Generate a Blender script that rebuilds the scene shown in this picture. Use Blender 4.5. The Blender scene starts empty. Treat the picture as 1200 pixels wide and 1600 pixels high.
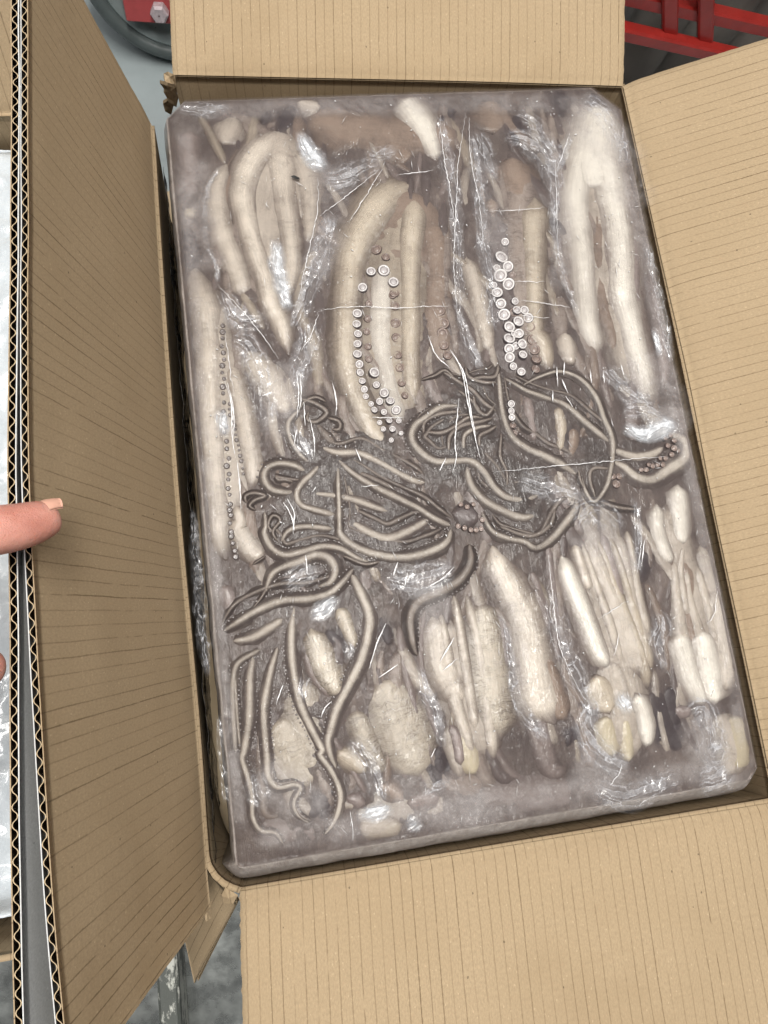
import bpy, math, random
import numpy as np

random.seed(7)
rng = np.random.default_rng(11)
scn = bpy.context.scene
COL = scn.collection

# ------------------------------------------------------------------ camera, light, exposure
# origin: centre of the frozen block's top face (0.40 x 0.606 m), metres
R = np.array([[0.984600076, -0.13138231, 0.115331604],
              [-0.109530302, -0.977773927, -0.178777126],
              [0.136256387, 0.163391666, -0.977106627]])
CAM = np.array([-0.141354717, -0.15608326, 0.558365914])
FPX = 1155.0
cam_d = bpy.data.cameras.new('camera')
cam_d.sensor_fit = 'HORIZONTAL'
cam_d.sensor_width = 36.0
cam_d.lens = 36.0 * FPX / 1200.0
cam_d.clip_start = 0.02
cam_d.clip_end = 50
cam = bpy.data.objects.new('camera', cam_d)
COL.objects.link(cam)
from mathutils import Matrix, Vector
m4 = Matrix.Identity(4)
for i in range(3):
    m4[i][0] = R[0][i]; m4[i][1] = -R[1][i]; m4[i][2] = -R[2][i]; m4[i][3] = CAM[i]
cam.matrix_world = m4
scn.camera = cam

world = bpy.data.worlds.new('World'); scn.world = world
world.use_nodes = True
world.node_tree.nodes['Background'].inputs[0].default_value = (0.97, 0.97, 1.0, 1)
world.node_tree.nodes['Background'].inputs[1].default_value = 0.11

def area(name, loc, target, sx, sy, power, col=(1, 1, 1)):
    d = bpy.data.lights.new(name, 'AREA'); d.shape = 'RECTANGLE'; d.size = sx; d.size_y = sy
    d.energy = power; d.color = col
    o = bpy.data.objects.new(name, d); COL.objects.link(o)
    o.location = loc
    o.rotation_euler = (Vector(target) - Vector(loc)).to_track_quat('-Z', 'Y').to_euler()
    return o
# ceiling strip lamps of the cold store, well above the frame
area('ceiling_lamp', (0.0, 0.10, 2.3), (0.0, 0.1, 0), 0.35, 1.5, 68, (1.0, 0.965, 0.91))
area('ceiling_lamp', (-0.95, -0.2, 2.3), (0.0, 0.0, 0), 0.30, 1.4, 26, (1.0, 0.97, 0.93))
area('ceiling_lamp', (1.35, 0.9, 2.3), (0.1, 0.0, 0), 0.30, 1.4, 12, (1.0, 0.97, 0.93))

scn.view_settings.view_transform = 'Standard'
scn.view_settings.look = 'None'
scn.view_settings.exposure = -0.06
scn.view_settings.gamma = 1.0
scn.render.engine = 'CYCLES'
cy = scn.cycles
cy.use_denoising = True
cy.max_bounces = 8; cy.diffuse_bounces = 3; cy.glossy_bounces = 3; cy.transmission_bounces = 4
cy.volume_bounces = 2; cy.transparent_max_bounces = 12
cy.caustics_reflective = False; cy.caustics_refractive = False
cy.sample_clamp_indirect = 4.0
cy.use_adaptive_sampling = True; cy.adaptive_threshold = 0.03; cy.adaptive_min_samples = 12

# ------------------------------------------------------------------ helpers
def at(px, py, z=0.0):
    """point of the scene at height z that the photograph shows at (px, py) of 1200x1600"""
    d = R.T @ np.array([(px - 600) / FPX, (py - 800) / FPX, 1.0])
    return CAM + d * (z - CAM[2]) / d[2]
def at_y(px, py, y):
    d = R.T @ np.array([(px - 600) / FPX, (py - 800) / FPX, 1.0])
    return CAM + d * (y - CAM[1]) / d[1]

def _hash(ix, iy, iz):
    h = (ix.astype(np.int64) * 374761393 + iy.astype(np.int64) * 668265263 + iz.astype(np.int64) * 2147483647) & 0xffffffff
    h = ((h ^ (h >> 13)) * 1274126177) & 0xffffffff
    h = (h ^ (h >> 16)) & 0xffffff
    return h / float(0xffffff)
def vnoise(x, y, z=0.0):
    """value noise 0..1"""
    x, y, z = np.broadcast_arrays(np.asarray(x, float), np.asarray(y, float), np.asarray(z, float))
    ix, iy, iz = np.floor(x).astype(int), np.floor(y).astype(int), np.floor(z).astype(int)
    fx, fy, fz = x - ix, y - iy, z - iz
    fx = fx * fx * (3 - 2 * fx); fy = fy * fy * (3 - 2 * fy); fz = fz * fz * (3 - 2 * fz)
    out = 0
    for dx in (0, 1):
        for dy in (0, 1):
            for dz in (0, 1):
                w = (fx if dx else 1 - fx) * (fy if dy else 1 - fy) * (fz if dz else 1 - fz)
                out = out + w * _hash(ix + dx, iy + dy, iz + dz)
    return out
def fbm(x, y, z=0.0, o=4):
    s, a, t = 0, 0.5, 0
    for k in range(o):
        s = s + a * vnoise(x * 2 ** k + 17.3 * k, y * 2 ** k - 9.1 * k, z + 3.7 * k); t += a; a *= 0.5
    return s / t
def sstep(a, b, x):
    t = np.clip((x - a) / (b - a), 0, 1); return t * t * (3 - 2 * t)

def world_loc(o):
    p = np.zeros(3)
    while o is not None:
        p += np.array(o.location); o = o.parent
    return p
def build(name, verts, faces, material, parent=None, smooth=True, attrs=None, uv=None, loc=None):
    verts = np.asarray(verts, float)
    base = world_loc(parent) if parent is not None else np.zeros(3)
    if loc is not None: base = np.asarray(loc, float)
    me = bpy.data.meshes.new(name)
    me.from_pydata((verts - base).tolist(), [], [tuple(int(i) for i in f) for f in faces])
    if smooth: me.polygons.foreach_set('use_smooth', [True] * len(me.polygons))
    if attrs:
        for k, v in attrs.items():
            a = me.attributes.new(k, 'FLOAT', 'POINT'); a.data.foreach_set('value', np.asarray(v, np.float32))
    if uv is not None:
        a = me.attributes.new('muv', 'FLOAT_VECTOR', 'POINT')
        a.data.foreach_set('vector', np.column_stack([uv, np.zeros(len(uv))]).astype(np.float32).ravel())
    if material is not None: me.materials.append(material)
    me.update()
    o = bpy.data.objects.new(name, me); COL.objects.link(o)
    if parent is not None: o.parent = parent
    if loc is not None:
        o.location = np.asarray(loc) - (world_loc(parent) if parent is not None else 0)
    return o
def empty(name, loc=(0, 0, 0), parent=None):
    o = bpy.data.objects.new(name, None); COL.objects.link(o); o.empty_display_size = 0.02
    o.parent = parent
    o.location = np.asarray(loc, float) - (world_loc(parent) if parent is not None else 0)
    return o
def tag(o, label=None, cat=None, group=None, kind=None):
    if label: o['label'] = label
    if cat: o['category'] = cat
    if group: o['group'] = group
    if kind: o['kind'] = kind
    return o

class MB:
    """collects simple shapes into one mesh"""
    def __init__(s): s.v = []; s.f = []
    def add(s, v, f):
        n = len(s.v); s.v += [tuple(p) for p in v]; s.f += [tuple(i + n for i in q) for q in f]
    def box(s, c, e, rot=None, bev=0.0):
        c = np.array(c); h = np.array(e) / 2
        b = min(bev, min(h) * 0.45)
        if b > 0:
            P = []
            for sx in (-1, 1):
                for sy in (-1, 1):
                    for sz in (-1, 1):
                        for k in range(3):
                            q = np.array([sx, sy, sz]) * h
                            for j in range(3):
                                if j != k: q[j] -= np.array([sx, sy, sz])[j] * b
                            P.append(q)
            import itertools
            P = np.array(P)
            bm = __import__('bmesh').new()
            for q in P: bm.verts.new(q)
            __import__('bmesh').ops.convex_hull(bm, input=bm.verts[:])
            bm.verts.index_update()
            v = np.array([w.co[:] for w in bm.verts]); f = [[w.index for w in q.verts] for q in bm.faces]; bm.free()
        else:
            v = np.array([[x, y, z] for x in (-h[0], h[0]) for y in (-h[1], h[1]) for z in (-h[2], h[2])])
            f = [(0, 1, 3, 2), (4, 6, 7, 5), (0, 4, 5, 1), (2, 3, 7, 6), (0, 2, 6, 4), (1, 5, 7, 3)]
        if rot is not None: v = v @ np.array(rot).T
        s.add(v + c, f)
    def bar(s, a, b, w, h, up=(0, 0, 1), bev=0.002):
        a, b = np.array(a, float), np.array(b, float); d = b - a; L = np.linalg.norm(d); d /= L
        u = np.array(up, float); x = np.cross(u, d); x /= np.linalg.norm(x); u = np.cross(d, x)
        s.box((a + b) / 2, (L, w, h), np.column_stack([d, x, u]), bev)
    def lathe(s, prof, n, c=(0, 0, 0), M=None):
        v = []; f = []
        for (r, z) in prof:
            for k in range(n):
                a = 2 * math.pi * k / n; v.append((r * math.cos(a), r * math.sin(a), z))
        for i in range(len(prof) - 1):
            for k in range(n):
                f.append((i * n + k, i * n + (k + 1) % n, (i + 1) * n + (k + 1) % n, (i + 1) * n + k))
        v = np.array(v)
        if M is not None: v = v @ np.array(M).T
        s.add(v + np.array(c), f)
    def build(s, name, material, parent=None, smooth=False, **k):
        return build(name, s.v, s.f, material, parent, smooth, **k)

def resample(pts, step):
    """Catmull-Rom through rows of pts (any columns; xyz first), about step apart"""
    P = np.asarray(pts, float)
    if len(P) == 2: P = np.vstack([P[0], (P[0] + P[1]) / 2, P[1]])
    Q = np.vstack([2 * P[0] - P[1], P, 2 * P[-1] - P[-2]])
    out = []
    for i in range(1, len(Q) - 2):
        p0, p1, p2, p3 = Q[i - 1], Q[i], Q[i + 1], Q[i + 2]
        n = max(2, int(np.linalg.norm((p2 - p1)[:2]) / step))
        for k in range(n):
            t = k / n
            out.append(0.5 * (2 * p1 + (p2 - p0) * t + (2 * p0 - 5 * p1 + 4 * p2 - p3) * t * t + (3 * p1 - p0 - 3 * p2 + p3) * t ** 3))
    out.append(P[-1])
    return np.array(out)
def grid_faces(nu, nv, off=0, flip=False):
    i, j = np.meshgrid(np.arange(nu - 1), np.arange(nv - 1), indexing='ij')
    a = (i * nv + j + off).ravel(); b = a + 1; c = a + nv + 1; d = a + nv
    return np.column_stack([a, d, c, b] if not flip else [a, b, c, d]).tolist()
def solid_grid(P, n, t):
    """closed sheet of thickness t below the grid P (nu,nv,3) against unit normals n"""
    nu, nv = P.shape[:2]
    top = P.reshape(-1, 3); bot = (P - n * t).reshape(-1, 3)
    f = grid_faces(nu, nv) + grid_faces(nu, nv, nu * nv, True)
    N = nu * nv
    ring = [i * nv for i in range(nu)] + [(nu - 1) * nv + j for j in range(1, nv)] + [i * nv + nv - 1 for i in range(nu - 2, -1, -1)] + [j for j in range(nv - 2, 0, -1)]
    for k in range(len(ring)):
        a, b = ring[k], ring[(k + 1) % len(ring)]
        f.append((a, b, b + N, a + N))
    return np.vstack([top, bot]), f
def grid_normals(P):
    du = np.gradient(P, axis=0); dv = np.gradient(P, axis=1)
    n = np.cross(du, dv); n /= np.linalg.norm(n, axis=2, keepdims=True) + 1e-12
    return n

# ------------------------------------------------------------------ materials
def newmat(name):
    m = bpy.data.materials.new(name); m.use_nodes = True
    nt = m.node_tree; nt.nodes.clear()
    return m, nt
def nd(nt, t, ins=None, **props):
    n = nt.nodes.new(t)
    for k, v in props.items(): setattr(n, k, v)
    for k, v in (ins or {}).items():
        s = n.inputs[k]
        if isinstance(v, bpy.types.NodeSocket): nt.links.new(v, s)
        else: s.default_value = v
    return n
def math_(nt, op, a, b=None, c=None, clamp=False):
    ins = {0: a}
    if b is not None: ins[1] = b
    if c is not None: ins[2] = c
    return nd(nt, 'ShaderNodeMath', ins, operation=op, use_clamp=clamp).outputs[0]
def mixc(nt, f, a, b, blend='MIX'):
    n = nt.nodes.new('ShaderNodeMix'); n.data_type = 'RGBA'; n.blend_type = blend
    for k, v in ((0, f), (6, a), (7, b)):
        if isinstance(v, bpy.types.NodeSocket): nt.links.new(v, n.inputs[k])
        else: n.inputs[k].default_value = (*v, 1) if isinstance(v, tuple) and len(v) == 3 else v
    return n.outputs[2]
def noise(nt, vec, scale, detail=4, rough=0.55, dist=0.0):
    return nd(nt, 'ShaderNodeTexNoise', {'Vector': vec, 'Scale': scale, 'Detail': detail, 'Roughness': rough, 'Distortion': dist}).outputs[0]
def vmul(nt, vec, xyz):
    return nd(nt, 'ShaderNodeVectorMath', {0: vec, 1: xyz}, operation='MULTIPLY').outputs[0]
def maprange(nt, v, a, b, c=0.0, d=1.0):
    return nd(nt, 'ShaderNodeMapRange', {0: v, 1: a, 2: b, 3: c, 4: d}, clamp=True).outputs[0]
def attr(nt, name, out='Fac'):
    return nd(nt, 'ShaderNodeAttribute', attribute_name=name).outputs[out]
def obj_co(nt):
    return nd(nt, 'ShaderNodeTexCoord').outputs['Object']
def out(nt, surf=None, vol=None):
    o = nd(nt, 'ShaderNodeOutputMaterial')
    if surf is not None: nt.links.new(surf, o.inputs[0])
    if vol is not None: nt.links.new(vol, o.inputs[1])
def bump(nt, h, strength, dist, normal=None):
    ins = {'Strength': strength, 'Distance': dist, 'Height': h}
    if normal is not None: ins['Normal'] = normal
    return nd(nt, 'ShaderNodeBump', ins).outputs[0]
def L(r, g, b):
    """sRGB 0..255 -> linear"""
    return tuple(((c / 255) / 12.92) if c / 255 <= 0.04045 else (((c / 255) + 0.055) / 1.055) ** 2.4 for c in (r, g, b))

def cardboard(name, base, lines=1.0, pitch=0.0078):
    m, nt = newmat(name)
    uv = attr(nt, 'muv', 'Vector'); co = obj_co(nt)
    sp = nd(nt, 'ShaderNodeSeparateXYZ', {0: uv})
    u, v = sp.outputs[0], sp.outputs[1]
    wob = math_(nt, 'MULTIPLY', math_(nt, 'SUBTRACT', noise(nt, vmul(nt, uv, (25, 25, 1)), 1.0, 3), 0.5), 0.0014)
    up = math_(nt, 'DIVIDE', math_(nt, 'ADD', u, wob), pitch)
    fr = math_(nt, 'ABSOLUTE', math_(nt, 'SUBTRACT', math_(nt, 'FRACT', up), 0.5))
    idx = math_(nt, 'FLOOR', up)
    # dashes: per-line random breaks along v
    cv = nd(nt, 'ShaderNodeCombineXYZ', {0: math_(nt, 'MULTIPLY', idx, 7.31), 1: math_(nt, 'MULTIPLY', v, 34.0), 2: 0.0}).outputs[0]
    dash = maprange(nt, noise(nt, cv, 1.0, 2, 0.6), 0.34, 0.43)
    cv2 = nd(nt, 'ShaderNodeCombineXYZ', {0: math_(nt, 'MULTIPLY', idx, 3.7), 1: math_(nt, 'MULTIPLY', v, 260.0), 2: 5.0}).outputs[0]
    thick = maprange(nt, noise(nt, cv2, 1.0, 2, 0.6), 0.3, 0.7, 0.055, 0.12)
    line = math_(nt, 'SUBTRACT', 1.0, nd(nt, 'ShaderNodeMapRange', {0: fr, 1: 0.0, 2: thick, 3: 0.0, 4: 1.0}, clamp=True, interpolation_type='SMOOTHSTEP').outputs[0])
    rl = nd(nt, 'ShaderNodeTexWhiteNoise', {'W': idx}, noise_dimensions='1D').outputs[0]
    line = math_(nt, 'MULTIPLY', line, math_(nt, 'MULTIPLY', dash, maprange(nt, rl, 0.0, 1.0, 0.35, 1.0)))
    vig = maprange(nt, noise(nt, vmul(nt, uv, (9, 9, 1)), 1.0, 3), 0.25, 0.7, 0.35, 1.0)
    line = math_(nt, 'MULTIPLY', line, math_(nt, 'MULTIPLY', vig, lines), clamp=True)
    fib = noise(nt, vmul(nt, uv, (900, 420, 1)), 1.0, 5, 0.7)
    big = noise(nt, co, 14, 4)
    c = mixc(nt, maprange(nt, fib, 0.3, 0.7), tuple(x * 0.80 for x in base), tuple(min(1, x * 1.12) for x in base))
    c = mixc(nt, maprange(nt, big, 0.3, 0.7, 0.0, 0.8), c, tuple(x * y for x, y in zip(base, (0.82, 0.80, 0.76))), 'MIX')
    c2 = mixc(nt, 0.5, c, mixc(nt, maprange(nt, fib, 0.3, 0.7), tuple(x * 0.80 for x in base), tuple(min(1, x * 1.15) for x in base)))
    damp = maprange(nt, noise(nt, co, 5.5, 5, 0.62, 0.4), 0.52, 0.68, 0.0, 0.35)
    c2 = mixc(nt, damp, c2, tuple(x * y for x, y in zip(base, (0.70, 0.66, 0.60))))
    # pale and dark fibre flecks
    vor = nd(nt, 'ShaderNodeTexVoronoi', {'Vector': vmul(nt, uv, (420, 300, 1)), 'Scale': 1.0, 'Randomness': 1.0})
    fleck = math_(nt, 'MULTIPLY', math_(nt, 'LESS_THAN', vor.outputs['Distance'], 0.22),
                  math_(nt, 'GREATER_THAN', nd(nt, 'ShaderNodeSeparateColor', {0: vor.outputs['Color']}).outputs[0], 0.90))
    c2 = mixc(nt, math_(nt, 'MULTIPLY', fleck, 0.25), c2, tuple(min(1, x * 1.6 + 0.05) for x in base))
    vor2 = nd(nt, 'ShaderNodeTexVoronoi', {'Vector': vmul(nt, uv, (150, 120, 1)), 'Scale': 1.0, 'Randomness': 1.0})
    fl2 = math_(nt, 'MULTIPLY', math_(nt, 'LESS_THAN', vor2.outputs['Distance'], 0.10),
                math_(nt, 'GREATER_THAN', nd(nt, 'ShaderNodeSeparateColor', {0: vor2.outputs['Color']}).outputs[1], 0.94))
    c2 = mixc(nt, math_(nt, 'MULTIPLY', fl2, 0.7), c2, tuple(x * 0.3 for x in base))
    c3 = mixc(nt, math_(nt, 'MULTIPLY', line, 0.85), c2, tuple(x * y for x, y in zip(base, (0.20, 0.16, 0.11))))
    hgt = math_(nt, 'ADD', math_(nt, 'MULTIPLY', fr, 0.25), math_(nt, 'MULTIPLY', fib, 0.25))
    p = nd(nt, 'ShaderNodeBsdfPrincipled', {'Base Color': c3, 'Roughness': 0.86, 'Specular IOR Level': 0.2,
                                             'Normal': bump(nt, hgt, 0.35, 0.0012)})
    out(nt, p.outputs[0])
    return m

CARD = cardboard('cardboard_inner', (0.405, 0.308, 0.196))
CARD_EDGE = cardboard('cardboard_edge', (0.50, 0.40, 0.27), 0.0)
WHITE_LINER = cardboard('white_top_liner', (0.62, 0.63, 0.63), 0.0)
CARD_DARK = cardboard('cardboard_flute', (0.50, 0.39, 0.25), 0.0)

def film_bump(nt, co, s=0.5):
    """wrinkles of the film frozen onto the block"""
    w1 = noise(nt, vmul(nt, co, (230, 55, 60)), 1.0, 3, 0.6, 0.8)
    w2 = noise(nt, co, 210, 3, 0.65, 0.6)
    h = math_(nt, 'ADD', math_(nt, 'MULTIPLY', math_(nt, 'ABSOLUTE', math_(nt, 'SUBTRACT', w1, 0.5)), 1.6), math_(nt, 'MULTIPLY', w2, 0.55))
    return bump(nt, h, s, 0.004)
def ice_colour(nt, co):
    """cloudy ice with flesh showing vaguely through it; the same in world space on every piece of the block"""
    frost, ink, clear = attr(nt, 'frost'), attr(nt, 'ink'), attr(nt, 'clear')
    n1 = noise(nt, co, 24, 3, 0.6, 0.4)
    n2 = noise(nt, co, 140, 4, 0.68, 0.7)
    ns = noise(nt, vmul(nt, co, (190, 60, 60)), 1.0, 4, 0.65, 0.9)
    c = mixc(nt, maprange(nt, n1, 0.32, 0.68), L(96, 87, 85), L(140, 129, 123))
    c = mixc(nt, maprange(nt, ns, 0.45, 0.70, 0.0, 0.5), c, L(76, 68, 68))
    c = mixc(nt, maprange(nt, ns, 0.45, 0.27, 0.0, 0.5), c, L(170, 161, 154))
    c = mixc(nt, maprange(nt, n2, 0.40, 0.75, 0.0, 0.5), c, L(92, 83, 83))
    c = mixc(nt, math_(nt, 'MULTIPLY', clear, maprange(nt, n2, 0.2, 0.7, 1.0, 0.75)), c, L(48, 43, 42))
    c = mixc(nt, ink, c, L(58, 55, 64))
    fr = maprange(nt, math_(nt, 'ADD', frost, math_(nt, 'MULTIPLY', math_(nt, 'SUBTRACT', math_(nt, 'ADD', n2, ns), 1.0), 0.7)), 0.30, 1.0)
    c = mixc(nt, fr, c, L(192, 186, 182))
    return c, n2
def flesh(name, crest, flank, hair=0.0, fibre=0.55, sss=0.0, mott=0.6, coat=0.85, rough=0.38, hair_col=(0.05, 0.035, 0.03)):
    m, nt = newmat(name)
    co = obj_co(nt); uv = attr(nt, 'muv', 'Vector'); pig_shade = attr(nt, 'pig_shade'); fade = attr(nt, 'fade')
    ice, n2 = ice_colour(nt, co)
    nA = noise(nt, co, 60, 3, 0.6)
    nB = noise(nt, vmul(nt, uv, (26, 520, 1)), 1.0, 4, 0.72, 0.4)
    f = math_(nt, 'ADD', pig_shade, math_(nt, 'MULTIPLY', math_(nt, 'SUBTRACT', nA, 0.5), mott))
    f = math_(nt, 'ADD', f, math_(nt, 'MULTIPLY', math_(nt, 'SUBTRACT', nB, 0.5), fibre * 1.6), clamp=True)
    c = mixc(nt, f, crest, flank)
    c = mixc(nt, maprange(nt, n2, 0.45, 0.72, 0, 0.16), c, flank)
    c = mixc(nt, maprange(nt, n2, 0.42, 0.25, 0, 0.2), c, tuple(min(1, x * 1.15 + 0.02) for x in crest))
    if hair > 0:
        warp = vmul(nt, nd(nt, 'ShaderNodeTexNoise', {'Vector': co, 'Scale': 85.0, 'Detail': 2.0}).outputs[1], (5, 3, 0))
        hc = nd(nt, 'ShaderNodeVectorMath', {0: uv, 1: (430, 80, 1), 2: warp}, operation='MULTIPLY_ADD').outputs[0]
        nH = noise(nt, hc, 1.0, 2, 0.55)
        ln = math_(nt, 'SUBTRACT', 1.0, maprange(nt, math_(nt, 'ABSOLUTE', math_(nt, 'SUBTRACT', nH, 0.5)), 0.0, 0.045))
        where = maprange(nt, math_(nt, 'ADD', nA, math_(nt, 'MULTIPLY', pig_shade, 0.45)), 0.40, 0.80)
        c = mixc(nt, math_(nt, 'MULTIPLY', math_(nt, 'MULTIPLY', ln, where), hair), c, hair_col)
    fd = maprange(nt, math_(nt, 'ADD', fade, math_(nt, 'MULTIPLY', math_(nt, 'SUBTRACT', math_(nt, 'ADD', nA, nB), 1.0), 0.55)), 0.10, 0.95)
    c = mixc(nt, fd, c, ice)
    nb = film_bump(nt, co, 0.32)
    p = nd(nt, 'ShaderNodeBsdfPrincipled', {'Base Color': c, 'Roughness': rough, 'Specular IOR Level': 0.25, 'Coat Weight': coat, 'Coat Roughness': 0.07,
           'Coat Normal': nb})
    out(nt, p.outputs[0])
    return m

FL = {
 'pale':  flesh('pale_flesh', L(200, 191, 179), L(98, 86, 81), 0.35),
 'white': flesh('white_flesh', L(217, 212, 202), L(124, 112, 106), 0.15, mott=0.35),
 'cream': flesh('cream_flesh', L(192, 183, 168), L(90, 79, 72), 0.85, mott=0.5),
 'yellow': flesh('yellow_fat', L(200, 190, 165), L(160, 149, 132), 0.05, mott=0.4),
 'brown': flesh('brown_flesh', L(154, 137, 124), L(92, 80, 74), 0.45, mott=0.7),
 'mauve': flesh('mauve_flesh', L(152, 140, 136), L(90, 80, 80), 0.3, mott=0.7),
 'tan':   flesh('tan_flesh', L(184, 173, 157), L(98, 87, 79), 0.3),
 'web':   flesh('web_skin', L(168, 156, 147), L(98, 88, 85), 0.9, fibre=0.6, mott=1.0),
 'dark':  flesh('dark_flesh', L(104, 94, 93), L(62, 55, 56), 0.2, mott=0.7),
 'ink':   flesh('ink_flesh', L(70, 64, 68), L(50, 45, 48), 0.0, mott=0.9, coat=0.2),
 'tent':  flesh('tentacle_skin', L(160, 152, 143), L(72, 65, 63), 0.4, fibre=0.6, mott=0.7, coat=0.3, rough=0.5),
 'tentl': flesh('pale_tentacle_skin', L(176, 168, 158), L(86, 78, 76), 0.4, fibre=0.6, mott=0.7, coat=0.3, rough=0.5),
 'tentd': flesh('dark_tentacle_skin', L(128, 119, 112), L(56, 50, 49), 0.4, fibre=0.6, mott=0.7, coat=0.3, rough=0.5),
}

def sucker_mat(name, a, b, c, d):
    m, nt = newmat(name)
    co = obj_co(nt)
    s = nd(nt, 'ShaderNodeSeparateXYZ', {0: co})
    r = math_(nt, 'SQRT', math_(nt, 'ADD', math_(nt, 'MULTIPLY', s.outputs[0], s.outputs[0]), math_(nt, 'MULTIPLY', s.outputs[1], s.outputs[1])))
    r = math_(nt, 'ADD', r, math_(nt, 'MULTIPLY', math_(nt, 'SUBTRACT', noise(nt, co, 3.0, 3), 0.5), 0.12))
    cr = nd(nt, 'ShaderNodeValToRGB', {0: r})
    e = cr.color_ramp.elements
    e[0].position = 0.0; e[0].color = (*a, 1); e[1].position = 1.0; e[1].color = (*d, 1)
    for pos, colr in ((0.42, a), (0.54, b), (0.66, c), (0.82, c), (0.93, d)):
        q = e.new(pos); q.color = (*colr, 1)
    p = nd(nt, 'ShaderNodeBsdfPrincipled', {'Base Color': cr.outputs[0], 'Roughness': 0.35, 'Coat Weight': 0.5, 'Coat Roughness': 0.12})
    out(nt, p.outputs[0]); return m
SUCK = sucker_mat('sucker_pale', L(186, 182, 182), L(128, 120, 122), L(206, 203, 202), L(66, 60, 64))
SUCKB = sucker_mat('sucker_brown', L(150, 134, 126), L(112, 98, 94), L(142, 126, 118), L(70, 60, 60))

def ice_mat():
    m, nt = newmat('milky_ice')
    co = obj_co(nt)
    c, n2 = ice_colour(nt, co)
    nb = film_bump(nt, co, 0.22)
    p = nd(nt, 'ShaderNodeBsdfPrincipled', {'Base Color': c, 'Roughness': 0.45, 'Coat Weight': 0.5, 'Coat Roughness': 0.07, 'Specular IOR Level': 0.25, 'Normal': nb, 'Coat Normal': nb})
    out(nt, p.outputs[0]); return m
ICE = ice_mat()

def murk_mat():
    m, nt = newmat('cloudy_ice')
    v = nd(nt, 'ShaderNodeVolumePrincipled', {'Color': (*L(184, 175, 173), 1), 'Density': 185.0, 'Anisotropy': 0.3})
    out(nt, None, v.outputs[0]); return m
MURK = murk_mat()

def film_mat(name, tint, line=0.5, facet=0.5, haze=0.1):
    """loose cellophane: clear facets, whitened facets and bright crease lines"""
    m, nt = newmat(name)
    co = obj_co(nt); edge = attr(nt, 'edge'); uv = attr(nt, 'muv', 'Vector')
    warp = nd(nt, 'ShaderNodeTexNoise', {'Vector': co, 'Scale': 110.0, 'Detail': 3.0}).outputs[1]
    wco = nd(nt, 'ShaderNodeVectorMath', {0: vmul(nt, uv, (42, 270, 1)), 1: (1, 1, 1), 2: vmul(nt, warp, (1.3, 1.3, 0))}, operation='MULTIPLY_ADD').outputs[0]
    vor = nd(nt, 'ShaderNodeTexVoronoi', {'Vector': wco, 'Scale': 1.0}, feature='DISTANCE_TO_EDGE')
    cel = nd(nt, 'ShaderNodeTexVoronoi', {'Vector': wco, 'Scale': 1.0})
    rnd = nd(nt, 'ShaderNodeSeparateColor', {0: cel.outputs['Color']}).outputs[0]
    n1 = noise(nt, co, 240, 4, 0.7, 0.8)
    big = maprange(nt, noise(nt, co, 55, 2), 0.35, 0.65)
    ln = math_(nt, 'MULTIPLY', math_(nt, 'SUBTRACT', 1.0, maprange(nt, vor.outputs[0], 0.0, 0.07)), maprange(nt, n1, 0.35, 0.65))
    fc = math_(nt, 'MULTIPLY', math_(nt, 'POWER', rnd, 2.2), maprange(nt, n1, 0.30, 0.62, 0.15, 1.0))
    a = math_(nt, 'ADD', math_(nt, 'MULTIPLY', ln, line), math_(nt, 'ADD', math_(nt, 'MULTIPLY', math_(nt, 'MULTIPLY', fc, big), facet), haze))
    a = math_(nt, 'MULTIPLY', a, edge, clamp=True)
    d = nd(nt, 'ShaderNodeBsdfPrincipled', {'Base Color': (*tint, 1), 'Roughness': 0.22, 'Specular IOR Level': 0.8, 'Coat Weight': 0.8, 'Coat Roughness': 0.05})
    t = nd(nt, 'ShaderNodeBsdfTransparent')
    mx = nd(nt, 'ShaderNodeMixShader', {0: a, 1: t.outputs[0], 2: d.outputs[0]})
    out(nt, mx.outputs[0]); return m
FILM = film_mat('crumpled_film', L(216, 217, 222), 1.0, 0.75, 0.09)
FILMW = film_mat('frosted_film', L(222, 226, 232), 0.6, 0.8, 0.36)
def plain(name, colr, rough=0.5, metal=0.0, coat=0.0, var=0.12, scale=30, bmp=0.0, spec=0.5):
    m, nt = newmat(name); co = obj_co(nt)
    n = noise(nt, co, scale, 5, 0.62)
    c = mixc(nt, maprange(nt, n, 0.3, 0.7), tuple(x * (1 - var) for x in colr), tuple(min(1, x * (1 + var)) for x in colr))
    ins = {'Base Color': c, 'Roughness': maprange(nt, noise(nt, co, scale * 2.3, 4), 0.3, 0.7, max(0.03, rough - 0.08), min(1, rough + 0.1)), 'Metallic': metal, 'Coat Weight': coat, 'Specular IOR Level': spec}
    if bmp: ins['Normal'] = bump(nt, noise(nt, co, scale * 4, 5, 0.7), bmp, 0.002)
    p = nd(nt, 'ShaderNodeBsdfPrincipled', ins); out(nt, p.outputs[0]); return m
CREASE_GLINT = plain('film_crease', (0.86, 0.86, 0.88), 0.12, coat=0.8, var=0.05)  # white of the film creases, also the colour of the drawn glints
FROST = plain('frost_white', (0.84, 0.85, 0.87), 0.4, var=0.06, scale=300)
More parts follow.
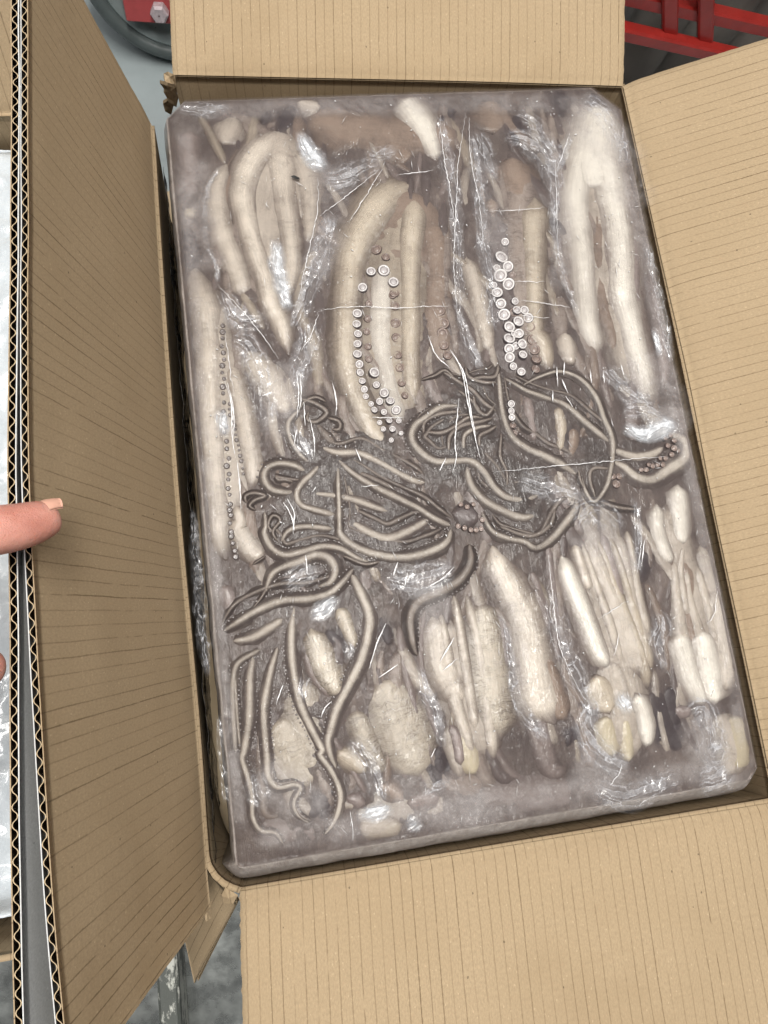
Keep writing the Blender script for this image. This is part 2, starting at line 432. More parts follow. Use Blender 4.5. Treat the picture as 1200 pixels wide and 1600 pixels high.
def veil_mat():
    m, nt = newmat('frost_veil'); co = obj_co(nt)
    n = noise(nt, co, 48, 5, 0.66, 0.5); n3 = noise(nt, co, 420, 3, 0.7)
    a = math_(nt, 'MULTIPLY', attr(nt, 'edge'), math_(nt, 'ADD', maprange(nt, n, 0.35, 0.72, 0.08, 0.55), maprange(nt, n3, 0.6, 0.75, 0.0, 0.25)), clamp=True)
    d = nd(nt, 'ShaderNodeBsdfPrincipled', {'Base Color': (*L(206, 200, 199), 1), 'Roughness': 0.3, 'Coat Weight': 0.8, 'Coat Roughness': 0.08, 'Coat Normal': film_bump(nt, co, 0.3)})
    t = nd(nt, 'ShaderNodeBsdfTransparent')
    out(nt, nd(nt, 'ShaderNodeMixShader', {0: a, 1: t.outputs[0], 2: d.outputs[0]}).outputs[0]); return m
VEIL = veil_mat()
MURK_ON = True
# ------------------------------------------------------------------ setting
ZFLOOR = -0.66
ZR = -0.005                         # carton rim
def floor_mat():
    m, nt = newmat('painted_floor'); co = obj_co(nt)
    n = noise(nt, co, 3.0, 6, 0.6); n2 = noise(nt, co, 45, 5, 0.7)
    c = mixc(nt, maprange(nt, n, 0.3, 0.7), L(150, 160, 162), L(176, 186, 188))
    c = mixc(nt, maprange(nt, n2, 0.6, 0.8, 0, 0.4), c, L(120, 126, 126))
    p = nd(nt, 'ShaderNodeBsdfPrincipled', {'Base Color': c, 'Roughness': 0.32, 'Normal': bump(nt, n2, 0.1, 0.002)})
    out(nt, p.outputs[0]); return m
fl = build('floor', [(-4, -4, ZFLOOR), (4, -4, ZFLOOR), (4, 4, ZFLOOR), (-4, 4, ZFLOOR)], [(0, 1, 2, 3)], floor_mat(), smooth=False)
tag(fl, 'pale blue grey painted concrete floor', 'floor', kind='structure')

# corrugated grey sheet wall behind the red frame
nx = 161
xs = np.linspace(0.30, 2.2, nx); prof = 0.012 * np.sign(np.sin(xs * 2 * math.pi / 0.11)) * np.abs(np.sin(xs * 2 * math.pi / 0.11)) ** 0.5
Pw = np.array([[(x, 0.81 + p, z) for z in np.linspace(ZFLOOR, 0.9, 6)] for x, p in zip(xs, prof)])
Pw[..., 0] += (Pw[..., 2] * 0.04)
vv, ff = solid_grid(Pw, np.repeat(np.array([[[0, -1.0, 0]]]), nx, 0).repeat(6, 1), 0.002)
wl = build('corrugated_wall', vv, ff, plain('grey_sheet', L(96, 91, 86), 0.45, 0.0, var=0.12, scale=12))
tag(wl, 'grey corrugated metal sheet wall behind the red frame', 'wall', kind='structure')

# red frame (trolley back) in front of the wall
RED = plain('red_paint', (0.36, 0.028, 0.022), 0.38, 0.0, coat=0.3, var=0.22, scale=22, bmp=0.15)
YF = 0.74
rf = empty('red_trolley_frame', at_y(1075, 60, YF) * np.array([1, 1, 0]) + np.array([0, 0, ZFLOOR]))
tag(rf, 'red painted welded steel trolley frame behind the carton, top right', 'trolley')
for (a, b, w, dy) in (((700, -72), (1420, 92), 0.023, 0.016), ((700, -14), (1420, 150), 0.022, -0.008)):
    q = MB(); q.bar(at_y(*a, YF + dy), at_y(*b, YF + dy), w, w, up=(0, 1, 0), bev=0.003); q.build('rail', RED, rf)
for (a, b) in (((1048, -150), (1046, 62)), ((1106, -150), (1101, 76)), ((1500, -150), (1520, 900)), ((620, -200), (660, -30))):
    q = MB(); q.bar(at_y(*a, YF + 0.004), at_y(*b, YF + 0.004), 0.024, 0.018, up=(0, 1, 0), bev=0.003); q.build('upright', RED, rf)

# caster wheel with red fork, standing on the floor behind the carton
WS = 1.45
WC = at(268, -58, ZFLOOR + 0.105 * WS)
cw = empty('caster_wheel', (WC[0], WC[1], ZFLOOR))
tag(cw, 'grey rubber caster wheel with red fork plate and hexagonal axle bolt on floor', 'caster')
axd = np.array([-0.10, -1.0, 0.32]); axd /= np.linalg.norm(axd)
ux = np.cross((0, 0, 1), axd); ux /= np.linalg.norm(ux); uy = np.cross(axd, ux)
MW = np.column_stack([ux, uy, axd]) * WS
q = MB(); q.lathe([(0.086, -0.02), (0.098, -0.02), (0.105, -0.012), (0.105, 0.012), (0.098, 0.02), (0.092, 0.022), (0.086, 0.018), (0.086, -0.02)], 64, WC, MW)
q.build('tyre', plain('grey_rubber', L(84, 92, 92), 0.5, var=0.1), cw, smooth=True)
q = MB(); q.lathe([(0.087, -0.014), (0.087, 0.014), (0.082, 0.017), (0.074, 0.008), (0.03, 0.006), (0.028, 0.02), (0.001, 0.02)], 56, WC, MW)
q.build('rim', plain('grey_metal', L(150, 160, 160), 0.35, 0.4), cw, smooth=True)
q = MB(); q.box(WC + (axd * 0.030 + ux * 0.004 + uy * 0.026 - ux * 0.006) * WS, (0.108, 0.150, 0.006), MW, 0.003)
q.build('fork', plain('red_fork', (0.40, 0.070, 0.072), 0.42, var=0.18, scale=30, bmp=0.15), cw)
q = MB(); q.lathe([(0.001, 0.012), (0.008, 0.012), (0.0105, 0.009), (0.0105, 0.0), (0.001, 0.0)], 6, WC + (axd * 0.033 - uy * 0.034 - ux * 0.016) * WS, MW)
q.build('bolt', plain('worn_bolt', L(190, 178, 182), 0.4, 0.2, var=0.25, scale=120), cw)

# steel bench below and left of the cartons
ZD = -0.372
bench = empty('steel_bench', (-0.5, -0.1, ZFLOOR))
tag(bench, 'grey stainless steel bench top with scuffed white edge bar, lower left', 'bench')
STEEL = plain('stainless', L(158, 162, 160), 0.28, 0.85, var=0.12, scale=18, bmp=0.1)
q = MB(); q.box((-0.24, -0.1, ZD - 0.012), (1.50, 1.05, 0.024), None, 0.004); q.build('bench_top', STEEL, bench)
def scuff():
    m, nt = newmat('scuffed_bar'); co = obj_co(nt)
    n = noise(nt, vmul(nt, co, (1, 0.5, 1)), 38, 6, 0.72)
    c = mixc(nt, maprange(nt, n, 0.50, 0.56), L(92, 96, 92), L(206, 208, 200))
    p = nd(nt, 'ShaderNodeBsdfPrincipled', {'Base Color': c, 'Roughness': 0.5, 'Normal': bump(nt, n, 0.3, 0.002)})
    out(nt, p.outputs[0]); return m
e0, e1 = at(262, 1440, -0.33), at(276, 1720, -0.33)
q = MB(); q.bar((e0[0], e0[1] + 0.15, -0.345), (e1[0], e1[1], -0.345), 0.022, 0.05, bev=0.003); q.build('edge_bar', scuff(), bench)
for lx, ly in ((-0.93, -0.57), (-0.93, 0.36), (0.43, 0.36)):
    q = MB(); q.box((lx, ly, (ZFLOOR + ZD - 0.024) / 2), (0.04, 0.04, ZD - 0.024 - ZFLOOR), None, 0.003); q.build('leg', STEEL, bench)

# ------------------------------------------------------------------ cartons
def board(parent, name, F, O, T=0.0043, flip=1, nv=60, nu=70, droop=0.003, jag=(0, 0), bow=0.0, fl_nv=10, pitch=0.0078, inner=CARD, outer=WHITE_LINER, fluted=True, seed=0, label=None):
    """a corrugated flap: inner liner (the part), outer liner and fluting as sub-parts. F fold line, O free edge (world points)"""
    F = resample(np.asarray(F, float), 0.004); O = resample(np.asarray(O, float), 0.004)
    def even(A, n):
        s = np.r_[0, np.cumsum(np.linalg.norm(np.diff(A, axis=0), axis=1))]
        t = np.linspace(0, s[-1], n)
        return np.column_stack([np.interp(t, s, A[:, k]) for k in range(3)]), s[-1]
    def surf(n_u, n_v, jagged=True):
        f, lf = even(F, n_u); o, lo = even(O, n_u)
        v = np.linspace(0, 1, n_v)
        P = f[:, None, :] + (o - f)[:, None, :] * v[None, :, None]
        ln = np.linalg.norm(o - f, axis=1)
        d = ln[:, None] * v[None, :]
        P[..., 2] -= droop * np.exp(-d / 0.004)
        uu = np.repeat(np.linspace(0, lf, n_u)[:, None], n_v, 1)
        n = grid_normals(P) * flip
        w = (fbm(uu * 9 + seed, d * 11 + seed, seed, 3) - 0.5) * 0.0035 * sstep(0, 0.03, d) + bow * np.sin(np.pi * v)[None, :]
        P = P + n * w[..., None]
        if jagged:
            tdir = (f[1] - f[0]) / np.linalg.norm(f[1] - f[0])
            P[0] += tdir * (jag[0] * (vnoise(d[0] * 420, seed + 1.0)[:, None] - 0.5))
            P[-1] += tdir * (jag[1] * (vnoise(d[-1] * 420, seed + 5.0)[:, None] - 0.5))
        return P, grid_normals(P) * flip, uu, d
    P, n, uu, d = surf(nu, nv)
    def lin(nm, off, t, mat_, par):
        vv, ff = solid_grid(P + n * off, n, t)
        uv = np.column_stack([uu.ravel(), d.ravel()]); uv = np.vstack([uv, uv])
        return build(nm, vv, ff if flip > 0 else [q[::-1] for q in ff], mat_, par, True, uv=uv)
    a = lin(name, T / 2, 0.0006, inner, parent)
    if label: a['label'] = label
    lin('outer_liner', -T / 2 + 0.0006, 0.0006, outer, a)
    if fluted:
        _, lf = even(F, 3)
        k = int(lf / pitch * 8)
        P2, n2, u2, d2 = surf(k, fl_nv, False)
        # stay a hair inside the free edge
        wv = np.sin(2 * np.pi * u2 / pitch)
        wv = np.sign(wv) * np.abs(wv) ** 0.8
        vv, ff = solid_grid(P2 + n2 * (wv * (T / 2 - 0.0009))[..., None] + n2 * 0.00027, n2, 0.00055)
        uv = np.column_stack([u2.ravel(), d2.ravel()]); uv = np.vstack([uv, uv])
        build('fluting', vv, ff if flip > 0 else [q[::-1] for q in ff], CARD_DARK, a, True, uv=uv)
    return a
def wall(parent, top, bot, name='wall', T=0.0042, flip=1, nv=24, mat_=CARD):
    top = resample(top, 0.012); n = len(top)
    s = np.linspace(0, 1, len(bot)); t = np.linspace(0, 1, n); bot = np.asarray(bot, float)
    b = np.column_stack([np.interp(t, s, bot[:, k]) for k in range(3)])
    v = np.linspace(0, 1, nv)
    P = top[:, None, :] + (b - top)[:, None, :] * v[None, :, None]
    nn = grid_normals(P) * flip
    uu = np.r_[0, np.cumsum(np.linalg.norm(np.diff(top, axis=0), axis=1))]
    uv = np.column_stack([np.repeat(uu, nv), (v[None, :] * np.linalg.norm(b - top, axis=1)[:, None]).ravel()])
    vv, ff = solid_grid(P, nn, T)
    return build(name, vv, ff if flip > 0 else [q[::-1] for q in ff], mat_, parent, True, uv=np.vstack([uv, uv]))

ZB = -0.175
carton = empty('cardboard_carton', (0, 0, ZB))
tag(carton, 'open brown corrugated cardboard carton holding the frozen squid block', 'carton')
def A(pts, z=ZR): return [at(x, y, z) for x, y in pts]
leftF = A([(233, 196), (245, 400), (257, 575), (270, 760), (285, 930), (302, 1120), (315, 1303), (319, 1362), (324, 1418)])
topF = A([(270, 113), (500, 118), (760, 124), (973, 131)])
rightF = A([(977, 133), (1037, 403), (1082, 600), (1120, 795), (1168, 1020), (1216, 1252)])
botF = A([(375, 1397), (640, 1352), (900, 1308), (1218, 1256)])
# walls
wall(carton, A([(233, 196), (245, 400), (270, 760), (302, 1120), (315, 1303), (322, 1355), (346, 1384), (374, 1396)], ZR - 0.003),
     [(-0.226, 0.285, ZB), (-0.232, 0.0, ZB), (-0.236, -0.30, ZB), (-0.230, -0.325, ZB), (-0.20, -0.334, ZB)], flip=-1)
wall(carton, A([(270, 113), (500, 118), (760, 124), (976, 131)], ZR - 0.003), [(-0.185, 0.318, ZB), (0.205, 0.312, ZB)])
wall(carton, A([(977, 133), (1037, 403), (1120, 795), (1216, 1252)], ZR - 0.003), [(0.222, 0.31, ZB), (0.226, -0.33, ZB)])
wall(carton, A([(1216, 1254), (900, 1308), (640, 1352), (376, 1397)], ZR - 0.003), [(0.226, -0.336, ZB), (-0.20, -0.338, ZB)])
q = MB(); q.box((0, 0, ZB - 0.002), (0.465, 0.672, 0.004)); q.build('bottom_panel', CARD_EDGE, carton)

def tilt_pts(fold, px, deg, axis, ln):
    return None
def on_plane(px, py, p0, nrm):
    d = R.T @ np.array([(px - 600) / FPX, (py - 800) / FPX, 1.0]); return CAM + d * (np.dot(p0 - CAM, nrm) / np.dot(d, nrm))
# far flap, tilted up a little
a = math.radians(12); f0, f1 = topF[0], topF[-1]
n_ = np.cross(f1 - f0, (0, math.cos(a), math.sin(a))); 
board(carton, 'flap', topF, [on_plane(257, -210, f0, n_), on_plane(978, -260, f0, n_)], flip=1, jag=(0.0004, 0.0012), seed=1, label='far flap folded back')
a = math.radians(20); f0, f1 = rightF[0], rightF[-1]
n_ = np.cross(f1 - f0, (math.cos(a), 0, math.sin(a)))
board(carton, 'flap', rightF, [on_plane(1412, -4, f0, n_), on_plane(1660, 1160, f0, n_)], flip=1, jag=(0.0003, 0.0003), seed=2, label='right flap folded back')
a = math.radians(12); f0, f1 = botF[0], botF[-1]
n_ = np.cross(f1 - f0, (0, -math.cos(a), math.sin(a)))
board(carton, 'flap', botF, [on_plane(388, 1940, f0, n_), on_plane(1330, 1800, f0, n_)], flip=-1, jag=(0.0014, 0.0004), seed=3, label='near flap folded back')
# left flap, held upright
ZO = 0.192
outL = A([(31, -178), (38, 0), (38, 400), (40, 700), (44, 860), (55, 1110), (70, 1340), (90, 1575), (104, 1715)], ZO)
board(carton, 'flap', leftF, outL, flip=-1, nu=110, nv=40, jag=(0.0004, 0.0004), droop=0.0, seed=4, fl_nv=8, label='left flap held upright by the hand')

# crinkled plastic; black sheet runs the whole left gap in place of shade
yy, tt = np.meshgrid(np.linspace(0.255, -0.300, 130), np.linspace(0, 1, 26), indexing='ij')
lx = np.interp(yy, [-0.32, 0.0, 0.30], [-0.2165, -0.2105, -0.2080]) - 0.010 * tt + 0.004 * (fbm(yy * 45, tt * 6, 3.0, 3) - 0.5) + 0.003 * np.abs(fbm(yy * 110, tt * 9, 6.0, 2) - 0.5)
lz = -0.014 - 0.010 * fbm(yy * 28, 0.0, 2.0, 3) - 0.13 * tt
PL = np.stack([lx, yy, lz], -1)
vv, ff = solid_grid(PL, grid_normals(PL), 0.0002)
lo = build('gap_shade_plastic', vv, ff, plain('dark_plastic', (0.018, 0.017, 0.016), 0.22, var=0.2, scale=40))
tag(lo, 'dark crinkled plastic standing in for shade in the gap between frozen block and left carton wall', 'plastic liner')

# torn corner shreds (far left corner) and the slit at the near left corner
def shred(name, pts, z0, z1, seed, parent):
    P = np.array([at(x, y, z) for x, y, z in pts]); c = P.mean(0)
    bm_v = []; n = len(P)
    top = [p + np.array([0, 0, 0.0008]) for p in P]; bot = [p - np.array([0.0006, 0.0006, 0.0022]) for p in P]
    v = top + bot + [c + np.array([0, 0, 0.003]), c - np.array([0, 0, 0.003])]
    f = []
    for i in range(n):
        j = (i + 1) % n
        f += [(i, j, 2 * n), (n + j, n + i, 2 * n + 1), (i, n + i, n + j, j)]
    uv = np.array(v)[:, :2]
    build(name, v, f, CARD, parent, False, uv=uv)
shred('torn_shred', [(256, 116, -.004), (262, 113, 0), (274, 118, -.002), (276, 132, -.012), (268, 138, -.010), (258, 128, -.006)], 0, 0, 1, carton)
shred('torn_shred', [(250, 126, -.002), (262, 130, .001), (276, 134, -.014), (277, 152, -.03), (266, 148, -.02)], 0, 0, 2, carton)
shred('torn_shred', [(256, 140, -.008), (268, 138, -.012), (279, 150, -.03), (276, 164, -.04), (266, 158, -.03)], 0, 0, 3, carton)
shred('torn_shred', [(255, 158, -.02), (262, 154, -.014), (272, 160, -.03), (268, 176, -.045), (258, 170, -.03)], 0, 0, 4, carton)
shred('torn_shred', [(318, 1420, -.006), (331, 1406, -.012), (330, 1434, -.010), (322, 1440, -.006)], 0, 0, 5, carton)
shred('torn_shred', [(346, 1398, -.012), (352, 1386, -.010), (372, 1398, -.008), (364, 1412, -.012), (350, 1412, -.014)], 0, 0, 6, carton)

# carton below, one flap sticking out at the near left corner
low = empty('cardboard_carton', (0, 0, ZD + 0.001))
tag(low, 'brown cardboard carton underneath, only its corner flap showing at lower left', 'carton')
for top, bot, fl_ in (([(-0.21, 0.3, ZB - 0.006), (-0.21, -0.3, ZB - 0.006)], [(-0.21, 0.3, ZD + 0.001), (-0.21, -0.3, ZD + 0.001)], -1),
                 ([(-0.205, 0.3, ZB - 0.006), (0.2, 0.3, ZB - 0.006)], [(-0.205, 0.3, ZD + 0.001), (0.2, 0.3, ZD + 0.001)], 1),
                 ([(0.205, 0.3, ZB - 0.006), (0.205, -0.3, ZB - 0.006)], [(0.205, 0.3, ZD + 0.001), (0.205, -0.3, ZD + 0.001)], 1),
                 ([(0.2, -0.3, ZB - 0.006), (-0.205, -0.3, ZB - 0.006)], [(0.2, -0.3, ZD + 0.001), (-0.205, -0.3, ZD + 0.001)], 1)):
    wall(low, top, bot, flip=fl_)
zl = -0.06
board(low, 'flap', [at(322, 1350, zl), at(372, 1408, zl)], [at(286, 1440, zl - 0.10), at(306, 1535, zl - 0.10)], flip=1, nu=24, nv=30, droop=0.0, seed=8, outer=CARD, label='flap sticking out past the corner')

# neighbouring carton on the left with its upright flap
nb = empty('cardboard_carton', (-0.50, 0, ZB))
tag(nb, 'neighbouring cardboard carton at left edge, its flap pressed against the first', 'carton')
xn = -0.262
outN = A([(20, -178), (23, 0), (22, 400), (21, 700), (22, 860), (22, 1110), (22, 1340), (26, 1575), (30, 1715)], ZO + 0.001)
foldN = [(xn + 0.002, 0.29, ZR), (xn, 0.0, ZR), (xn - 0.004, -0.33, ZR)]
board(nb, 'flap', foldN, outN, flip=1, nu=110, nv=30, droop=0.0, seed=9, fl_nv=8, label='upright flap seen by its fluted edge')
wall(nb, [(xn + 0.002, 0.29, ZR), (xn - 0.004, -0.33, ZR)], [(xn, 0.29, ZB), (xn, -0.33, ZB)], flip=-1)
wall(nb, [(-0.70, 0.30, ZR), (xn, 0.30, ZR)], [(-0.70, 0.30, ZB), (xn, 0.30, ZB)])
wall(nb, [(xn, -0.335, ZR), (-0.70, -0.335, ZR)], [(xn, -0.335, ZB), (-0.70, -0.335, ZB)])
wall(nb, [(-0.70, -0.33, ZR), (-0.70, 0.30, ZR)], [(-0.70, -0.33, ZB), (-0.70, 0.30, ZB)])
board(nb, 'flap', [(-0.70, 0.30, ZR), (xn - 0.01, 0.30, ZR)], [(-0.70, 0.40, 0.17), (xn - 0.01, 0.40, 0.17)], flip=1, seed=10, fluted=False)
# its film wrapped block
gx, gy = np.meshgrid(np.linspace(-0.69, -0.275, 120), np.linspace(-0.315, 0.285, 160), indexing='ij')
gz = -0.012 + 0.010 * (fbm(gx * 40, gy * 40, 2, 4) - 0.5) + 0.006 * np.abs(fbm(gx * 90, gy * 70, 5, 3) - 0.5) * 2
ed = np.minimum(np.minimum(gx + 0.69, -0.275 - gx), np.minimum(gy + 0.315, 0.285 - gy))
gz -= 0.02 * (1 - sstep(0, 0.02, ed)) 
Pn = np.stack([gx, gy, gz], -1)
vv, ff = solid_grid(Pn, np.zeros_like(Pn) + np.array([0, 0, 1.0]), 0.13)
o = build('frozen_block', vv, ff, plain('wrapped_block_film', L(196, 204, 210), 0.22, coat=0.7, var=0.12, scale=40, bmp=0.4))
tag(o, 'pale frozen block wrapped in crinkled film in the neighbouring carton', 'frozen block')
#BLOCK#
# ------------------------------------------------------------------ frozen squid block
ZBASE = -0.0031
block = empty('frozen_squid_block', (0, 0, ZB + 0.001))
tag(block, 'frozen block of squid arms and tentacles under glossy film inside the carton', 'frozen block')
BW, BL = 0.200, 0.303

ZM = {'a': (250, 120, 3.0), 'b': (620, 120, 3.0), 'c': (280, 440, 3.0), 'd': (620, 440, 2.5), 'e': (320, 780, 2.727),
      'f': (740, 760, 2.609), 'g': (320, 1040, 2.727), 'h': (740, 1000, 2.609), 'p': (0, 0, 1.0)}
def tr(s):
    """'a x,y,w x,y,w b x,y,w' -> rows of x, y (metres on the block's top), half width (m)"""
    k = 'p'; o = []
    for w in s.split():
        if w in ZM: k = w; continue
        q = [float(t) for t in w.split(',')]
        ox, oy, sc = ZM[k]
        px, py = ox + q[0] / sc, oy + q[1] / sc
        p = at(px, py); e = np.linalg.norm(at(px + 1, py) - p) * 0.5 + np.linalg.norm(at(px, py + 1) - p) * 0.5
        o.append((p[0], p[1], (q[2] if len(q) > 2 else 10) / sc * e))
    return np.array(o)

SPECKS = []
BF = 1.5
def tube(name, s, mat_, parent, flat=0.60, hmax=0.0075, crest=-0.0003, step=0.0017, ring=20, p0=0.02, p1=0.95, seed=None, rough=0.035, grow=1.0, dip=0.0018, bell=True, ends=None, f0=0.95, f1=1.42, fadd=0.0):
    T = tr(s) if isinstance(s, str) else s
    seed = seed if seed is not None else random.random() * 100
    Q = resample(T, step)
    xy, w = Q[:, :2], np.maximum(Q[:, 2], 0.0004) * grow * (0.92 if name == 'tentacle' else 1.58 if name == 'arm' else 1.4 if name == 'mantle' else 1.28 if name != 'web' else 1.1)
    sl = np.r_[0, np.cumsum(np.linalg.norm(np.diff(xy, axis=0), axis=1))]; tot = sl[-1]
    # round ends
    w0, w1 = w[min(3, len(w) - 1)], w[max(-4, -len(w))]
    for dist_, wr in ((sl, w0), (tot - sl, w1)):
        k = np.clip(dist_ / (wr * 0.9 + 1e-6), 0, 1)
        w = w * np.sqrt(np.clip(1 - (1 - k) ** 2, 0.01, 1))
    t = np.gradient(xy, axis=0); t /= np.linalg.norm(t, axis=1, keepdims=True) + 1e-9
    side = np.column_stack([-t[:, 1], t[:, 0]])
    h = np.minimum(w * flat, hmax)
    endd = np.minimum(sl, tot - sl)
    cz = crest - (0.0003 if name != 'tentacle' else -0.0003) - dip * (1 - sstep(0, max(0.004, 0.12 * tot), endd)) + 0.0009 * (fbm(sl * 45, seed, 0.5, 3) - 0.5)
    if bell:
        # ridge that flares out into the surrounding ice
        nb_ = ring - 2
        aa = np.linspace(-1, 1, nb_); aa = np.sign(aa) * np.abs(aa) ** 0.9 * BF
        cx = np.r_[aa, BF * 0.98, -BF * 0.98]
        h = np.minimum(np.maximum(w * (0.5 if name == 'tentacle' else 0.8), 0.0012), 0.0020 if name == 'tentacle' else 0.0036) / 2
        k_ = np.abs(aa)
        hb = 1 - 2 * sstep(0.05, 1.35, k_) - 0.5 * sstep(1.1, 1.5, k_)
        cs = np.r_[hb, -4.0, -4.0]; ph = np.r_[aa * 1.4 + 1.5, 5, 6]; sn = np.r_[np.ones(nb_), -1, -1]
    else:
        ph = np.linspace(0, 2 * np.pi, ring, endpoint=False) + np.pi / 2
        c, sn = np.cos(ph), np.sin(ph)
        cx = np.sign(c) * np.abs(c) ** 0.85; cs = np.sign(sn) * np.abs(sn) ** 0.9
    rel = 1 + rough * 2 * (fbm(sl[:, None] * 55 + seed, ph[None, :] * 1.7 + seed, seed, 3) - 0.5) + rough * 0.8 * (vnoise(sl[:, None] * 18 + seed, ph[None, :] * 4.0, seed) - 0.5)
    off = (w[:, None] * cx[None, :]) * (1 + (rel - 1) * 0.8)
    zz = cz[:, None] - h[:, None] + h[:, None] * (1 + (cs[None, :] - 1) * (0.5 + 0.5 * rel))
    V = np.stack([xy[:, None, 0] + side[:, None, 0] * off, xy[:, None, 1] + side[:, None, 1] * off, zz], -1)
    # keep inside the block's edge
    ov = np.maximum(np.abs(V[..., 0]) - (BW - 0.004), 0) + np.maximum(np.abs(V[..., 1]) - (BL - 0.004), 0)
    V[..., 0] = np.clip(V[..., 0], -BW + 0.004, BW - 0.004); V[..., 1] = np.clip(V[..., 1], -BL + 0.004, BL - 0.004)
    V[..., 2] -= np.minimum(ov * 0.6, 0.003)
    cd = np.maximum(0, np.maximum(0.022 - (BW + V[..., 0]) - (BL - V[..., 1]), 0.030 - (BW - V[..., 0]) - (BL - V[..., 1])))
    V[..., 2] -= cd * 0.8
    n, r = V.shape[:2]
    f = []
    for i in range(n - 1):
        for j in range(r):
            f.append((i * r + j, i * r + (j + 1) % r, (i + 1) * r + (j + 1) % r, (i + 1) * r + j))
    f.append(tuple(range(r))[::-1]); f.append(tuple((n - 1) * r + j for j in range(r)))
    pig_shade = sstep(p0, p1 * (1.18 if bell else 1.0), np.abs(np.repeat(cx[None, :], n, 0)) + 0.22 * (fbm(sl[:, None] * 40, ph[None, :] * 2 + seed, seed, 3) - 0.5)) * 0.95  # skin pigment plus flank and groove darkening painted into the colour
    pig_shade = np.clip(pig_shade + (0.55 if name != 'tentacle' else 0.2) * (fbm(sl * 26 + seed, seed * 1.7, 0.3, 3) - 0.42)[:, None] + 0.35 * (fbm(V[..., 0] * 130, V[..., 1] * 45, 2.0, 3) - 0.5), 0, 1)
    pig_shade = np.maximum(pig_shade, np.where(sn[None, :] < -0.05, 1, 0))
    uv = np.stack([np.repeat(sl[:, None], r, 1), np.abs(off) * np.sign(cx)[None, :] + 0 * sl[:, None]], -1).reshape(-1, 2)
    ends = ends or ('e' if name == 'arm' else 'b' if name != 'tentacle' else '')
    if name not in ('arm', 'tentacle', 'web'): f0, f1 = min(f0, 0.45), 1.15
    kk = np.abs(np.repeat(cx[None, :], n, 0)) + (0.7 if name != 'tentacle' else 0.2) * (fbm(V[..., 0] * 75, V[..., 1] * 75, seed, 3) - 0.5)
    fd = sstep(f0, f1, kk)
    wm = min(w.max(), tot * 0.16)
    if ends in ('e', 'b'): fd = np.maximum(fd, (1 - sstep(0, wm * 0.8, tot - sl))[:, None])
    if ends == 'b': fd = np.maximum(fd, (1 - sstep(0, wm * 0.8, sl))[:, None])
    fd = np.clip(fd + fadd, 0, 1)
    fd = np.where(sn[None, :] < -0.5, 1.0, fd)
    P_ = V.reshape(-1, 3)
    at_ = {'pig_shade': pig_shade.ravel(), 'fade': fd.ravel(), 'frost': samp(fro, P_), 'ink': samp(ink, P_), 'clear': samp(clr, P_)}
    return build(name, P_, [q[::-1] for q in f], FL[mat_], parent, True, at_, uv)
def samp(G, P_):
    i = np.clip(((P_[:, 0] + BW) / (2 * BW) * (NX - 1)).round().astype(int), 0, NX - 1)
    j = np.clip(((P_[:, 1] + BL) / (2 * BL) * (NY - 1)).round().astype(int), 0, NY - 1)
    return G[i, j]

def lathe_mesh(name, prof, n, mat_):
    q = MB(); q.lathe(prof, n)
    me = bpy.data.meshes.new(name); me.from_pydata(q.v, [], q.f); me.polygons.foreach_set('use_smooth', [True] * len(me.polygons))
    me.materials.append(mat_); return me
SPROF = [(0.001, 0.30), (0.30, 0.29), (0.44, 0.22), (0.52, 0.16), (0.62, 0.30), (0.74, 0.42), (0.84, 0.38), (0.94, 0.22), (1.0, -0.05), (1.05, -0.7)]
SM = lathe_mesh('sucker', SPROF, 18, SUCK); SMB = lathe_mesh('sucker', SPROF, 14, SUCKB)
def suckers(s, parent, me=None, z=0.0002):
    for row in tr(s):
        o = bpy.data.objects.new('sucker', me or SM); COL.objects.link(o); o.parent = parent
        z_ = z - 0.0003
        r = row[2] * 1.2
        o.location = np.array([row[0], row[1], z_ - 0.3 * r]) - world_loc(parent)
        o.scale = (r * random.uniform(0.95, 1.05), r * random.uniform(0.95, 1.05), r * 0.8)
        o.rotation_euler = (random.uniform(-.25, .25), random.uniform(-.25, .25), random.uniform(0, 6))
def sucker_row(s, parent, side=1, spacing=0.0032, r=0.0010, off=1.0, z=-0.0012, rows=1, a=0.0, b=1.0, mat_=None):
    """tiny suckers along one flank of a tentacle, too small to pick apart"""
    Q = resample(tr(s), 0.0006)
    xy = Q[:, :2]; sl = np.r_[0, np.cumsum(np.linalg.norm(np.diff(xy, axis=0), axis=1))]
    t = np.gradient(xy, axis=0); t /= np.linalg.norm(t, axis=1, keepdims=True) + 1e-9
    sd = np.column_stack([-t[:, 1], t[:, 0]])
    q = MB(); d = sl[-1] * a
    prof = [(0.001, 0.35), (0.4, 0.28), (0.7, 0.42), (1.0, 0.1), (1.05, -0.8)]
    while d < sl[-1] * b:
        i = min(np.searchsorted(sl, d), len(sl) - 1)
        for k in range(rows):
            rr = r * random.uniform(0.7, 1.2) * (1 - 0.12 * k)
            ofs = side * (Q[i, 2] * off + k * r * 1.9 + random.uniform(-.3, .3) * r)
            p = xy[i] + sd[i] * ofs
            q.lathe([(x * rr, y * rr) for x, y in prof], 8, (p[0] + random.uniform(-.3, .3) * r, p[1] + random.uniform(-.3, .3) * r, z - k * 0.0002 + random.uniform(-.0003, .0003)))
        d += spacing * random.uniform(0.75, 1.3)
    if q.v:
        o = q.build('sucker_row', mat_ or SROW, parent, smooth=True); o['kind'] = 'stuff'
SROW = plain('small_suckers', L(104, 97, 95), 0.3, coat=0.5, var=0.45, scale=200)

